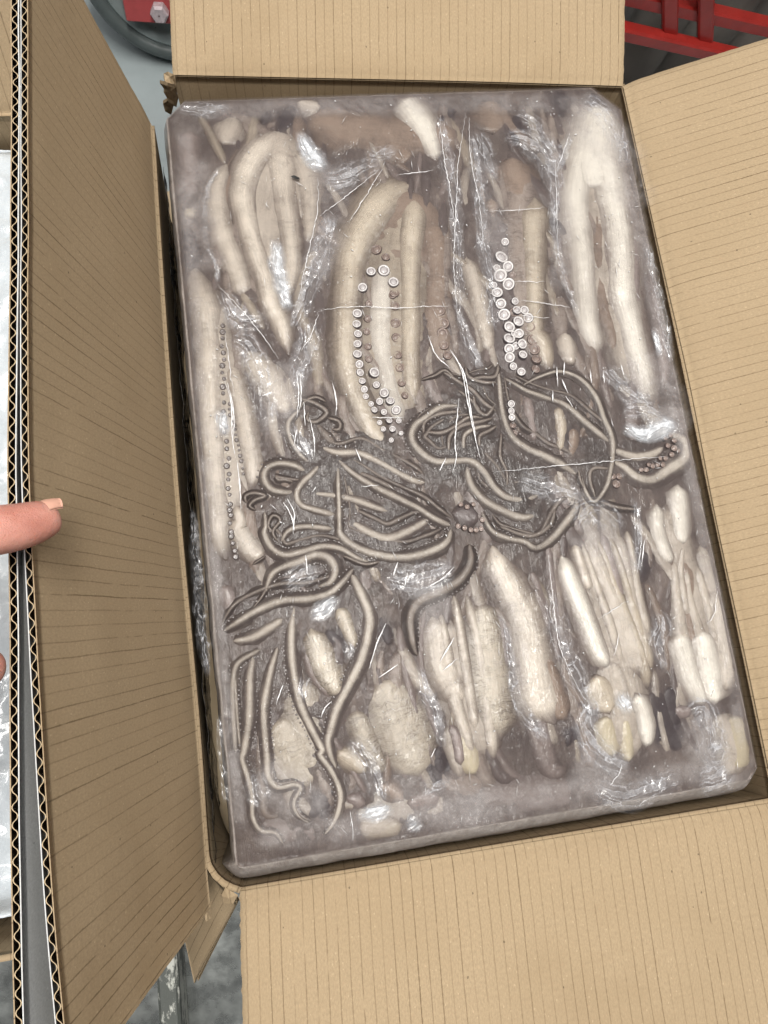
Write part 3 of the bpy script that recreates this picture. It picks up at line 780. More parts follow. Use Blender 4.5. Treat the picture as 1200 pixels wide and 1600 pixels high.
# ---- milky ice body with the dished top the squid lie in
INK = [('a', 590, 190, 70, .9), ('a', 480, 640, 45, .8), ('a', 500, 180, 40, .6), ('b', 770, 100, 75, .6), ('b', 560, 245, 70, .9), ('b', 240, 170, 45, .7),
       ('b', 930, 110, 50, .5), ('g', 1000, 430, 70, 1.), ('g', 500, 590, 70, 1.), ('f', 790, 960, 110, .9), ('f', 700, 330, 60, .6), ('f', 400, 1020, 40, .8),
       ('f', 820, 900, 70, .7), ('b', 770, 700, 60, .5), ('a', 130, 800, 90, .5), ('e', 560, 600, 60, .6), ('e', 770, 560, 60, .6), ('d', 690, 620, 60, .4), ('b', 1120, 880, 40, .3)]
CLEAR = [('d', 250, 620, 230, 1.), ('d', 330, 450, 150, .9), ('d', 450, 800, 200, .95), ('d', 500, 980, 150, .7), ('d', 780, 720, 150, .8), ('d', 960, 690, 130, .7),
         ('c', 700, 900, 260, .85), ('c', 900, 880, 260, .9), ('c', 650, 650, 120, .8), ('e', 450, 100, 220, .85), ('e', 800, 180, 260, .8), ('e', 300, 480, 200, .6),
         ('e', 600, 500, 220, .55), ('e', 220, 800, 200, .45), ('e', 480, 1000, 160, .5), ('d', 640, 500, 200, .6), ('a', 420, 1000, 60, .3), ('b', 800, 1100, 120, .4), ('b', 500, 1000, 90, .6),
         ('g', 500, 400, 120, .4), ('f', 700, 200, 100, .4), ('f', 250, 300, 80, .4)]
FROSTS = [('p', 270, 600, 18, .4), ('a', 150, 200, 140, .5), ('b', 940, 150, 140, .5), ('h', 1000, 480, 200, .7), ('h', 550, 560, 160, .5), ('g', 700, 740, 200, .25), ('h', 100, 620, 200, .3), ('p', 1040, 500, 26, .6), ('p', 1020, 420, 24, .5)]
NX, NY = 321, 485
gx, gy = np.meshgrid(np.linspace(-BW, BW, NX), np.linspace(-BL, BL, NY), indexing='ij')
dl, dr, db, dt = gx + BW, BW - gx, gy + BL, BL - gy
for (d1, d2, sx, sy, c) in ((dl, dt, 1, -1, 0.016), (dr, dt, -1, -1, 0.024), (dr, db, -1, 1, 0.010), (dl, db, 1, 1, 0.004)):
    k = np.clip(c - d1 - d2, 0, None) / 2
    gx = gx + sx * k; gy = gy + sy * k
edge = np.minimum(np.minimum(dl, dr), np.minimum(db, dt))
edge = np.minimum(edge, np.minimum((dl + dt - 0.016) * .7, (dr + dt - 0.024) * .7).clip(0))
wob = 0.0012 * (fbm(gx * 60, gy * 60, 1.0, 3) - 0.5)
gx = gx + wob * (edge < 0.004); gy = gy + wob * (edge < 0.004)
dish = sstep(0.0004, 0.0022, edge)
# the near margin is a wider band of plain ice
dish *= np.where(gy < 0, sstep(0.0006, 0.003, db), 1.0)
z = -0.0004 + (ZBASE + 0.0004) * dish + 0.0022 * (fbm(gx * 45, gy * 45, 3.0, 4) - 0.5) * (0.35 + dish) + 0.0007 * (fbm(gx * 220, gy * 220, 9.0, 3) - 0.5)
z -= 0.004 * (1 - sstep(0, 0.0035, edge)) ** 2
def blobs(lst):
    acc = np.zeros_like(gx)
    for (k, x, y, r, s) in lst:
        q = tr('%s %f,%f,%f' % (k, x, y, r))[0]
        d = np.hypot(gx - q[0], gy - q[1]) + (fbm(gx * 90, gy * 90, x * 0.01, 3) - 0.5) * q[2] * 1.1
        acc = np.maximum(acc, s * (1 - sstep(q[2] * 0.35, q[2] * 1.15, d)))
    return acc
ink, clr, fro = blobs(INK), blobs(CLEAR), blobs(FROSTS)
z += 0.0021 * clr * dish + 0.0004 * ink * dish
fro = np.maximum(fro, 0.62 * (1 - dish) + 0.12)
V = np.stack([gx, gy, z], -1).reshape(-1, 3)
F = grid_faces(NX, NY)
ringi = [i * NY for i in range(NX)] + [(NX - 1) * NY + j for j in range(1, NY)] + [i * NY + NY - 1 for i in range(NX - 2, -1, -1)] + [j for j in range(NY - 2, 0, -1)]
ringi = np.array(ringi); nr = len(ringi)
cent = V[ringi]
prof = [(0.0015, -0.0065), (0.004, -0.011), (0.007, -0.018), (0.010, -0.030), (0.011, -0.05), (0.011, -0.09), (0.008, -0.155)]
allV = [V]; prev = ringi; a_fro = [fro.ravel()]; base = len(V)
nrm2 = np.zeros((nr, 2))
tan = np.roll(cent[:, :2], -3, 0) - np.roll(cent[:, :2], 3, 0); nrm2 = np.column_stack([tan[:, 1], -tan[:, 0]]); nrm2 /= np.linalg.norm(nrm2, axis=1, keepdims=True) + 1e-9
for k, (o_, zz) in enumerate(prof):
    sc = np.where(nrm2[:, 1] < -0.3, 1.35, np.where(nrm2[:, 0] < -0.3, 0.55, np.where(nrm2[:, 0] > 0.3, 0.6, 0.35)))[:, None]
    jit = 0.0016 * (fbm(cent[:, 0] * 50 + k * 2, cent[:, 1] * 50 + k * 1.3, 7.0, 3) - 0.5)[:, None]
    ringv = np.column_stack([cent[:, :2] + nrm2 * (o_ * sc + jit), np.full(nr, zz) + 0.002 * (fbm(cent[:, 0] * 70, cent[:, 1] * 70, k, 2) - 0.5)])
    allV.append(ringv); cur = base + np.arange(nr)
    F += [(int(prev[i]), int(cur[i]), int(cur[(i + 1) % nr]), int(prev[(i + 1) % nr])) for i in range(nr)]
    prev = cur; base += nr; a_fro.append(np.full(nr, 0.65))
F.append(tuple(int(i) for i in prev[::-1]))
allV = np.vstack(allV); a_fro = np.concatenate(a_fro); pad = len(allV) - len(V)
build('ice_body', allV, F, ICE, block, True, {'frost': a_fro, 'ink': np.r_[ink.ravel(), np.zeros(pad)], 'clear': np.r_[clr.ravel(), np.zeros(pad)]})
# cloudy ice that fills the dish up to just under the crests: air-and-water murk, volume only
if MURK_ON:
    e_ = 0.0014; x_, y_ = BW - e_, BL - e_
    oc = [(-x_ + 0.0155, y_), (-x_, y_ - 0.0155), (-x_, -y_ + 0.004), (-x_ + 0.004, -y_), (x_ - 0.0095, -y_), (x_, -y_ + 0.0095), (x_, y_ - 0.0235), (x_ - 0.0235, y_)]
    n_ = len(oc); q = MB(); q.add([(a_, b_, 0.0002) for a_, b_ in oc] + [(a_, b_, -0.009) for a_, b_ in oc], [tuple(range(n_)), tuple(range(2 * n_ - 1, n_ - 1, -1))] + [(i_, n_ + i_, n_ + (i_ + 1) % n_, (i_ + 1) % n_) for i_ in range(n_)])
    o = q.build('cloudy_ice', MURK, block); o['kind'] = 'stuff'

def squid(label):
    o = empty('squid', (0, 0, 0), block); o.location = (0, 0, -(ZB + 0.001)); o['label'] = label; return o

# deeper arms glimpsed through the ice, too vague to tell apart
for k in range(340):
    x, y = random.uniform(-0.172, 0.172), random.uniform(-0.27, 0.285)
    an = math.pi / 2 + random.gauss(0.12, 0.22); ln = random.uniform(0.04, 0.11)
    if clr[int((x + BW) / (2 * BW) * (NX - 1)), int((y + BL) / (2 * BL) * (NY - 1))] > 0.5: continue
    cv = random.gauss(0, 0.006); w = random.uniform(0.004, 0.009)
    pts = []
    for t_ in np.linspace(-0.5, 0.5, 5):
        px_ = np.clip(x + math.cos(an) * ln * t_ - math.sin(an) * cv * (4 * t_ * t_ - 1), -0.176, 0.176)
        py_ = np.clip(y + math.sin(an) * ln * t_, -0.272, 0.29)
        pts.append((px_, py_, w * (1 - 1.6 * t_ * t_)))
    o = tube('buried_flesh', np.array(pts), random.choice(('mauve', 'brown', 'web', 'web', 'pale', 'dark', 'tan')), block, crest=random.uniform(-0.0024, -0.0012), ring=12, step=0.003, rough=0.25, fadd=0.28, ends='b')
    o['kind'] = 'stuff'
for (k_, x, y, r_, st) in INK:
    if st < 0.5: continue
    w_ = tr('%s %f,%f,%f' % (k_, x, y, r_))[0]; a_ = random.uniform(0.6, 2.4); d_ = np.array([math.cos(a_), math.sin(a_)]) * w_[2] * 1.3
    T_ = np.array([(w_[0] - d_[0], w_[1] - d_[1], w_[2] * 0.4), (w_[0], w_[1], w_[2] * 0.85), (w_[0] + d_[0], w_[1] + d_[1], w_[2] * 0.4)])
    tube('ink_stain', T_, 'ink', block, crest=-0.0016, f0=0.0, f1=0.95, fadd=0.1, ends='b', rough=0.2)['kind'] = 'stuff'
# --- far left squid: domed head and three splayed arms
s = squid('squid with domed head and three splayed arms, far left of block')
tube('web', 'a 555,250,120 540,350,210 505,480,250 480,620,240 470,760,220 480,880,180 500,990,110', 'pale', s, crest=-0.00130, step=0.0025, ring=26, rough=0.16, f0=0.35, f1=1.15, ends='b')
tube('head', 'a 545,225,70 550,290,150 560,390,195 570,480,190 590,570,120', 'pale', s, flat=0.3, hmax=0.006, crest=-0.0012)
tube('arm', 'a 310,400,38 268,510,46 272,640,52 298,740,52 335,840,52 372,940,50 397,1040,42', 'pale', s)
tube('arm', 'a 560,250,40 500,300,56 420,410,64 385,540,58 400,640,52 425,740,48 455,840,46 490,940,44 520,1060,42 c 470,170,38 500,270,28 515,345,12', 'pale', s, crest=0.0002)
tube('arm', 'a 560,300,60 570,420,75 580,560,60 600,680,52 612,780,48 615,880,44 602,980,30 590,1070,12', 'pale', s)
tube('arm', 'a 620,330,50 680,440,66 700,570,50 705,680,36 690,780,22', 'pale', s, crest=-0.0008)
tube('fin', 'a 350,170,60 325,240,96 290,310,60', 'pale', s, flat=0.3, crest=-0.0014)
tube('fin', 'a 140,230,50 130,330,64 140,480,58 130,560,40', 'mauve', s, flat=0.35, crest=-0.0014)
tube('fat_lump', 'a 110,610,30 142,632,42 160,650,24', 'yellow', s, crest=-0.0010)

# --- left edge squid: long arms down the left side
s = squid('squid with long pale arms running down the left edge of block')
tube('web', 'c 110,10,90 160,200,140 190,400,180 215,600,190 220,800,190 230,1000,160 240,1150,90', 'pale', s, crest=-0.00130, step=0.0025, ring=26, rough=0.16, f0=0.35, f1=1.15, ends='b')
tube('arm', 'a 160,890,50 180,1000,62 c 125,130,64 138,280,60 142,500,58 150,700,62 165,900,62 180,1050,54 190,1200,50 e 90,260,40', 'pale', s)
sucker_row('c 138,200,60 142,500,60 150,700,62 165,900,62 180,1050,54 190,1200,50 e 90,260,40', s, side=1, spacing=0.0058, r=0.0022, off=1.05, z=-0.0012)
tube('arm', 'c 235,360,28 258,450,46 285,560,54 310,680,54 332,800,50 342,900,42 330,980,20', 'pale', s, crest=-0.0006)
tube('arm', 'c 262,1040,26 285,1120,32 e 140,120,44 185,195,50 250,262,32', 'pale', s)
sucker_row('c 285,560,54 310,680,54 332,800,50 342,900,42', s, side=-1, spacing=0.0045, r=0.0015, off=0.95)
tube('arm', 'c 320,320,44 395,420,64 450,500,64 488,585,46 502,630,18', 'pale', s, crest=-0.0006)
tube('fin', 'e 70,360,40 100,420,46 110,500,30', 'mauve', s, flat=0.3, crest=-0.0014)

# --- central squid with sucker rows
s = squid('central squid with arched arms and a row of ringed suckers')
tube('web', 'p 642,298,44 632,360,86 620,430,96 615,500,96 615,560,92 625,620,70 640,665,30', 'tan', s, crest=-0.00130, step=0.0025, ring=26, rough=0.16, f0=0.35, f1=1.15, ends='b')
tube('head', 'p 640,284,40 636,305,72 634,345,92 630,400,90 628,440,60', 'brown', s, flat=0.25, hmax=0.006, crest=-0.0014)
tube('arm', 'a 1170,500,60 1080,540,74 1000,620,78 930,740,68 890,860,60 882,980,56 875,1080,56 c 782,180,56 780,300,54 800,420,56 830,520,54 870,620,50 910,690,44 960,750,36 1025,800,18', 'tan', s, crest=0.0002)
tube('arm', 'p 596,405,16 597,440,19 597,480,20 597,530,21 604,575,20 612,612,19 622,645,16 628,668,8', 'white', s, crest=-0.0008, p1=1.1)
tube('arm', 'p 645,300,14 647,335,18 642,380,17 641,440,14 641,520,14 641,575,14 646,610,12 652,632,7', 'tan', s, crest=0.0)
tube('arm', 'p 672,335,20 682,390,21 684,440,20 684,500,22 690,545,18 690,575,10', 'brown', s, crest=-0.0010)
suckers('a 1050,905,24 990,910,20 c 1005,0,22 860,25,20 835,147,20 832,197,19 835,338,19 845,385,17 848,425,17 915,424,23 858,465,15 868,503,15 875,537,13 900,572,12 962,520,21 990,557,19 1018,600,20 957,690,12 1000,690,14 995,742,11 1040,710,10 940,660,11', s)
suckers('c 838,243,17 836,290,17 925,482,15 940,560,16 915,600,14 960,610,14 985,650,13 1030,650,12', s)
suckers('a 1015,805,22 1060,840,18 c 890,100,15 885,170,15 880,230,15 885,300,15 890,360,15 1000,60,16', s, SMB, -0.0006)
suckers('c 1015,190,20 1020,260,20 1025,340,19 1035,400,19 1045,470,18 1060,530,15 1012,110,19 1010,50,20', s, SMB, -0.0008)
suckers('d 170,110,18 185,160,20 180,200,20 185,245,18 200,285,16', s, SMB, -0.0006)

# --- squid with the big double sucker row
s = squid('squid with double row of large round pale suckers, right of centre')
tube('web', 'b 560,390,70 585,500,110 575,650,120 585,800,130 590,950,130 600,1100,120 d 520,160,100 540,260,80 545,330,36', 'web', s, crest=-0.0010, step=0.0025, ring=26, rough=0.16, f0=0.35, f1=1.15, ends='b')
tube('head', 'b 540,360,60 555,430,100 570,500,104 580,570,80', 'brown', s, flat=0.35, crest=-0.0008)
tube('arm', 'b 650,560,72 642,680,62 640,800,54 645,900,50 648,1000,44 645,1100,46 650,1190,42 d 570,230,33 592,310,26 612,355,11', 'tan', s, crest=0.0)
tube('arm', 'p 784,340,16 782,390,24 790,450,32 798,510,34 804,560,28 806,600,16', 'dark', s, crest=-0.0012)
tube('arm', 'b 445,560,34 450,600,30 460,640,20', 'brown', s, crest=-0.0008)
tube('arm', 'b 470,690,40 505,705,56 530,725,40', 'dark', s, crest=-0.0012)
tube('arm', 'b 325,830,28 350,900,38 385,1010,44 400,1100,44 d 350,190,32 368,280,16', 'pale', s, crest=-0.0008)
tube('mantle', 'b 450,95,70 448,180,112 455,260,60', 'brown', s, flat=0.3, crest=-0.0013)
suckers('b 490,845,28 522,888,22 487,930,28 525,970,26 508,773,17 d 407,85,19 420,128,22 475,155,20 440,176,20 478,202,18 440,222,20 490,243,18 440,262,19 493,285,16 442,295,18 487,352,15 455,330,14 393,42,19 447,477,13 447,505,12 450,530,12', s, None, 0.0007)
suckers('b 470,895,16 555,1050,16 455,975,16 d 500,110,15 470,110,15 d 515,140,17 d 460,205,13 465,250,13', s)
suckers('b 550,1100,18 545,925,14 d 520,175,20 532,225,20 540,262,19 548,300,17 545,340,15 455,560,11 462,590,11', s, SMB, -0.0005)
tube('fin', 'd 508,440,28 528,530,30 542,625,16', 'mauve', s, crest=-0.0008)
tube('fin', 'd 628,480,28 646,570,33 640,665,18', 'tan', s, crest=-0.0002)
tube('fin', 'd 690,560,30 690,630,34 680,690,20', 'brown', s, crest=-0.001)
tube('fin', 'd 490,690,24 500,730,28 510,770,18', 'mauve', s, crest=-0.0014)

# --- right squid with thick white arms
s = squid('squid with thick white arms at far right of block')
tube('web', 'b 940,400,140 960,560,180 975,760,180 995,1000,170 d 865,60,140 890,180,136 920,300,120 955,400,90 985,470,36', 'pale', s, crest=-0.00130, step=0.0025, ring=26, rough=0.16, f0=0.35, f1=1.15, ends='b')
tube('head', 'b 965,110,60 950,190,120 935,290,150 930,380,156 945,470,140 960,540,90', 'white', s, flat=0.3, hmax=0.007, crest=0.0)
tube('arm', 'b 920,260,60 880,360,70 855,450,68 842,560,66 850,680,66 872,820,60 888,980,58 d 752,150,42 776,230,34 795,310,20', 'white', s)
tube('arm', 'b 945,540,44 950,680,46 950,800,46 962,950,46 980,1100,42 d 840,180,30 862,300,22', 'brown', s, crest=-0.0012)
tube('arm', 'b 935,260,60 965,360,72 990,450,72 1012,560,72 1040,700,68 1056,850,66 1060,1000,62 d 915,150,42 938,250,42 962,350,44 988,430,38 1003,485,18', 'white', s, crest=0.0003)
tube('arm', 'd 658,190,26 670,260,34 692,325,22', 'pale', s, crest=-0.0006)
tube('arm', 'd 1000,-60,26 1020,60,28 1040,200,30 1050,300,26 1050,420,16', 'mauve', s, crest=-0.001)
tube('fin', 'b 1060,620,40 1110,780,40 1120,950,36 1130,1100,24', 'mauve', s, crest=-0.001, flat=.3)

# --- brown pads and pale fin along the far edge
s = squid('squid mantle pieces, brown and rounded, along the far edge')
tube('web', 'p 470,180,30 540,195,42 610,205,50 680,210,44 725,200,26', 'brown', s, crest=-0.0010, step=0.0025, ring=26, rough=0.16, f0=0.35, f1=1.15, ends='b')
tube('mantle', 'a 720,150,70 800,205,130 890,270,120 950,310,60', 'brown', s, flat=0.3, crest=-0.0010)
tube('mantle', 'a 970,250,70 1050,300,110 1130,345,90 1190,375,46', 'brown', s, flat=0.3, crest=-0.0011)
tube('fin', 'b 10,90,70 80,165,84 145,265,66 190,390,24', 'white', s, flat=0.35, crest=0.0)
tube('fin', 'a 640,110,40 700,130,60 760,130,30', 'pale', s, flat=0.3, crest=-0.0006)

# --- near squids (heads towards the carton's near side)
s = squid('pale squid mantle lying near middle of the near half')
tube('web', 'p 702,960,36 714,1010,58 726,1060,68 738,1110,68 752,1160,54 762,1190,28', 'pale', s, crest=-0.00130, step=0.0025, ring=26, rough=0.16, f0=0.35, f1=1.15, ends='b')
tube('mantle', 'f 30,455,46 45,560,74 58,690,92 70,820,98 90,930,90 112,1040,44', 'cream', s, flat=0.35, hmax=0.007)
tube('arm', 'e 970,500,36 995,590,62 1010,690,66 1060,800,60 1110,880,40', 'pale', s)
tube('fin', 'g 1105,270,40 1120,350,66 1140,430,56 1160,470,24', 'yellow', s, flat=0.4, crest=-0.0008)
tube('arm', 'g 1050,250,24 1080,330,28 1090,430,24', 'mauve', s)
for t_ in ('p 690,960,7 700,1020,10 712,1090,12 730,1150,12 742,1190,7', 'p 730,930,7 748,1000,11 760,1080,13 768,1150,12 772,1190,7', 'p 710,930,6 722,1000,9 735,1080,11 745,1150,9'):
    tube('arm', t_, 'pale', s, crest=-0.0003)
s = squid('squid with one long curved cream arm, near half')
tube('web', 'f 90,250,40 170,420,95 250,600,115 290,760,125 320,880,100 345,960,54', 'pale', s, crest=-0.00130, step=0.0025, ring=26, rough=0.16, f0=0.35, f1=1.15, ends='b')
tube('arm', 'f 78,240,28 110,330,48 160,420,60 208,510,64 235,620,66 250,730,70 268,830,76 300,910,66 340,970,36', 'pale', s, crest=0.0004)
tube('arm', 'f 295,680,26 318,800,50 350,900,52 385,960,24', 'brown', s, crest=-0.0006)
tube('fin', 'f 230,330,20 270,420,28 290,520,30 300,600,20', 'mauve', s, crest=-0.0016)
s = squid('squid with fan of thin ridged arms and yellow fat, near right')
tube('web', 'f 470,200,110 505,330,150 540,480,160 580,640,150 620,800,140 640,950,130 640,1080,100 640,1150,44', 'pale', s, crest=-0.00130, step=0.0025, ring=26, rough=0.16, f0=0.35, f1=1.15, ends='b')
tube('arm', 'f 362,280,24 398,380,36 440,480,38 478,580,38 512,670,36 560,750,22', 'white', s, crest=0.0004)
tube('arm', 'f 415,230,18 448,330,25 480,430,22', 'pale', s)
tube('arm', 'f 468,210,22 520,330,32 562,430,32 605,520,48 650,640,66 680,740,56 690,800,30', 'pale', s, p0=.45)
tube('arm', 'f 528,190,18 560,300,22 592,400,20 612,465,14', 'mauve', s)
tube('arm', 'f 588,190,25 622,300,28 644,400,26 660,500,40 690,600,40 700,680,24', 'pale', s, crest=-0.0006)
tube('fin', 'f 500,765,30 518,820,60 540,880,56 560,930,24', 'tan', s, flat=0.3, crest=0.0006, p0=.7, p1=1.2)
tube('fat_lump', 'f 545,930,40 550,1000,62 565,1070,52 570,1110,20', 'yellow', s, flat=0.4, crest=-0.0006)
tube('fat_lump', 'f 622,940,24 628,1010,40 630,1080,36 640,1130,16', 'yellow', s, flat=0.5, crest=-0.0003)
tube('fin', 'f 660,840,36 695,920,44 712,1010,38 705,1070,20', 'white', s, flat=0.4, crest=0.0002)
tube('mantle', 'f 560,690,60 585,800,90 605,900,100 618,1000,100 620,1090,70', 'pale', s, crest=-0.0008)
for t_ in ('f 440,220,14 480,330,18 520,440,20 560,560,24 590,660,24 610,740,14', 'f 500,200,14 545,300,16 580,400,18 620,500,24 670,620,30 700,740,30 715,830,18', 'f 560,200,14 600,310,18 635,420,20 670,540,26 705,650,26 730,760,18', 'f 630,180,16 655,300,18 672,420,20 695,520,22 720,620,16'):
    tube('arm', t_, random.choice(('pale', 'tan')), s, crest=-0.0003)
s = squid('squid with white finger-like tips and pink stem at right edge')
tube('web', 'f 800,40,90 820,180,100 870,320,100 910,480,120 940,640,130 950,780,130 950,880,70', 'pale', s, crest=-0.00130, step=0.0025, ring=26, rough=0.16, f0=0.35, f1=1.15, ends='b')
tube('arm', 'f 752,70,26 755,160,35 776,240,35 815,320,22', 'white', s)
tube('arm', 'f 838,-10,34 845,90,37 850,180,34 862,245,14', 'white', s)
tube('mantle', 'f 850,260,36 870,350,62 885,450,76 900,570,92 915,680,80', 'brown', s, flat=0.35, crest=-0.0012, p0=.5)
tube('arm', 'f 842,590,36 862,680,50 892,770,52 925,850,44 945,900,16', 'white', s, crest=0.0003)
tube('arm', 'f 930,580,40 950,680,58 968,780,60 980,850,44 985,900,16', 'white', s, crest=0.0005)
tube('arm', 'f 985,420,36 1010,540,46 1030,660,50 1034,770,42 1020,850,18', 'pale', s, crest=0.0)
tube('arm', 'f 930,240,30 960,340,36 985,450,30', 'pale', s, crest=-0.0008)
tube('fin', 'h 1060,300,50 1075,380,88 1080,470,80 1070,540,40', 'yellow', s, flat=0.25, crest=-0.0011, p0=.3)
tube('fin', 'f 820,900,30 860,920,40 900,905,20', 'mauve', s, flat=.3, crest=-0.0006)
tube('mantle', 'h 985,300,50 1040,380,76 1060,470,80 1040,560,50', 'pale', s, crest=-0.0010)
for t_ in ('f 822,290,18 832,420,24 845,520,30 860,620,38 880,720,36', 'f 868,320,16 888,450,22 915,560,32 942,660,42 960,740,36', 'f 915,320,18 950,450,26 985,560,34 1005,660,36', 'f 860,230,14 850,330,18 862,440,20 880,540,24'):
    tube('arm', t_, 'pale', s, crest=-0.0006)

s = squid('squid mantles with fine dark hair lines, near left corner')
tube('web', 'g 420,50,120 420,200,160 440,350,160 460,480,110', 'cream', s, crest=-0.00130, step=0.0025, ring=26, rough=0.16, f0=0.35, f1=1.15, ends='b')
tube('web', 'g 760,60,120 810,200,160 850,340,160 870,470,120', 'cream', s, crest=-0.00130, step=0.0025, ring=26, rough=0.16, f0=0.35, f1=1.15, ends='b')
tube('mantle', 'g 320,210,50 350,310,92 395,420,118 440,490,80 470,520,30', 'cream', s, flat=0.25, hmax=.006, crest=-0.001, p0=.5)
tube('mantle', 'g 730,60,46 780,130,100 830,240,128 870,350,120 905,440,70 920,490,30', 'cream', s, flat=0.25, hmax=.006, crest=-0.0006, p0=.5)
tube('mantle', 'g 640,180,40 660,250,60 720,380,60 770,470,50', 'cream', s, flat=0.3, crest=-0.0012)
tube('arm', 'e 452,550,34 470,610,48 505,690,54 545,780,48 578,850,16', 'cream', s, crest=0.0)
tube('arm', 'e 560,460,26 590,500,36 620,570,32 640,640,16', 'cream', s, crest=-0.0004)
tube('fin', 'e 520,600,20 545,590,30 570,620,46 560,700,44 545,760,20', 'dark', s, crest=-0.0014)
tube('fin', 'g 560,360,28 600,390,54 650,420,46 690,460,24', 'tan', s, flat=0.3, crest=-0.0004)
tube('fin', 'g 745,510,24 785,530,46 830,560,36 850,580,14', 'brown', s, crest=-0.0002)
tube('ink_sac', 'g 470,580,30 510,592,50 540,620,40', 'ink', s, crest=-0.0016)
tube('ink_sac', 'g 985,380,34 1002,430,48 1005,480,36', 'ink', s, crest=-0.0013)
tube('fin', 'g 650,690,50 720,690,70 800,690,60 850,680,30', 'tan', s, flat=0.25, crest=-0.0012)
tube('fin', 'g 600,560,30 650,580,46 690,600,30', 'mauve', s, flat=0.3, crest=-0.001)
tube('fin', 'g 860,590,40 930,580,50 1010,560,40', 'mauve', s, flat=0.3, crest=-0.001)

for t_, m_ in (('p 545,1275,30 600,1268,46 665,1262,46 710,1256,24', 'pale'), ('p 745,1235,30 800,1248,44 860,1244,46 905,1236,24', 'mauve'), ('p 400,1290,26 450,1302,36 510,1306,30', 'mauve'), ('p 690,1215,20 720,1228,28 760,1222,20', 'brown')):
    tube('mantle', t_, m_, s, crest=-0.0023)
# ---- tentacles
def tent(tr_, m='tent', crest=0.0009, row=None, parent=None, echo=False, **k):
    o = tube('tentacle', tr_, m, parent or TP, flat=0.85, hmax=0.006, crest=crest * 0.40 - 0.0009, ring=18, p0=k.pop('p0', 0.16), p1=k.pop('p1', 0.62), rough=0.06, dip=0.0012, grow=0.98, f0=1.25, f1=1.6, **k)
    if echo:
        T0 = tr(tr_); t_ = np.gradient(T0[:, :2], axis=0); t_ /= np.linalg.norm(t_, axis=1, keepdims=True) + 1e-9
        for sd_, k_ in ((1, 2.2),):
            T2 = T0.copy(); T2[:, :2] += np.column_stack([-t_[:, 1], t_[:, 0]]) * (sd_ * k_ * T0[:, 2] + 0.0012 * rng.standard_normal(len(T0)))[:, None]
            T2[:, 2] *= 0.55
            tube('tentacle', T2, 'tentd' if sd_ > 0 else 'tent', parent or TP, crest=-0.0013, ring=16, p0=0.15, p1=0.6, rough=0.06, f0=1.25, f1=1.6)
    if row:
        for sd in (row if isinstance(row, tuple) else (row,)):
            sucker_row(tr_, parent or TP, side=sd, spacing=0.0034, r=0.0008, off=1.16, z=crest * 0.40 - 0.0015, rows=1)
    return o
TP = squid('tangle of thin grey tentacles, left of centre')
tent('c 610,990,20 720,1000,24 820,1020,30 930,1060,26 980,1075,12', 'tentl', 0.0)
tent('c 600,890,20 540,860,26 470,850,27 412,872,27 398,920,27 430,970,27 490,986,26 545,985,22', 'tent', 0.0008, -1, echo=True)
tent('c 665,850,20 620,900,25 570,950,26 550,1000,26 572,1045,26 640,1070,26 730,1092,24', 'tent', 0.0014, 1)
tent('c 660,770,18 740,800,26 840,802,28 930,840,28 1020,890,28 1100,930,27 1155,940,14', 'tentl', 0.001, 1, echo=True)
tent('c 840,890,18 930,930,22 1010,970,20', 'tentd', 0.0, 1)
tent('c 735,825,14 820,900,24 920,960,26 1020,1010,27 1120,1060,26 d 150,925,22 212,952,18', 'tent', 0.0012, -1, echo=True)
tent('e 605,85,24 700,140,32 780,165,34 860,140,32 930,100,26 960,80,12', 'tentl', 0.0004, 1, echo=True)
tent('c 745,850,12 745,960,17 750,1060,20 752,1140,21 e 580,150,27 640,200,30 740,236,31 860,246,31 960,222,30 1030,182,26 1052,125,14', 'tent', 0.0018, (1,), echo=True)
tent('c 560,545,12 640,570,17 692,612,17 640,656,17 600,640,15 612,600,11', 'tentd', 0.001)
tent('c 565,595,13 512,660,19 520,730,19 560,800,17 605,842,13', 'tent', 0.0012, -1)
tent('c 695,635,11 750,655,13 750,690,12 715,690,9', 'tentd', 0.001)
tent('c 560,600,10 590,560,12 640,540,12 690,560,10', 'tentd', 0.0006)
tent('c 640,660,22 690,720,34 730,760,26', 'tentd', -0.0006, (1, -1))
tent('c 315,1040,11 310,1005,13 350,990,15 402,1003,15 355,1022,15 330,1050,12 360,1070,9', 'tentd', 0.0008)
tent('c 400,1075,14 405,1150,18 e 252,140,23 282,202,26 340,236,26 420,222,26 500,200,24 580,210,22 650,250,20 725,275,12', 'tent', 0.0014, 1, echo=True)
tent('e 325,180,15 360,132,20 430,115,22 545,125,19', 'tent', 0.001, 1)
tent('e 300,150,9 270,112,11 290,68,12 322,88,12 290,138,11 312,182,9', 'tentd', 0.001)
tent('e 255,400,14 285,322,23 330,290,28 400,266,30 470,236,32 530,250,34 557,300,32 535,352,28 485,372,18', 'tent', 0.0012, -1)
tent('e 260,240,6 230,260,8 200,280,6', 'tentd', 0.0006)
tent('e 200,470,6 240,420,10 262,380,12', 'tentd', 0.0008)
tent('e 590,240,10 680,275,14 750,265,10', 'tentd', 0.001)

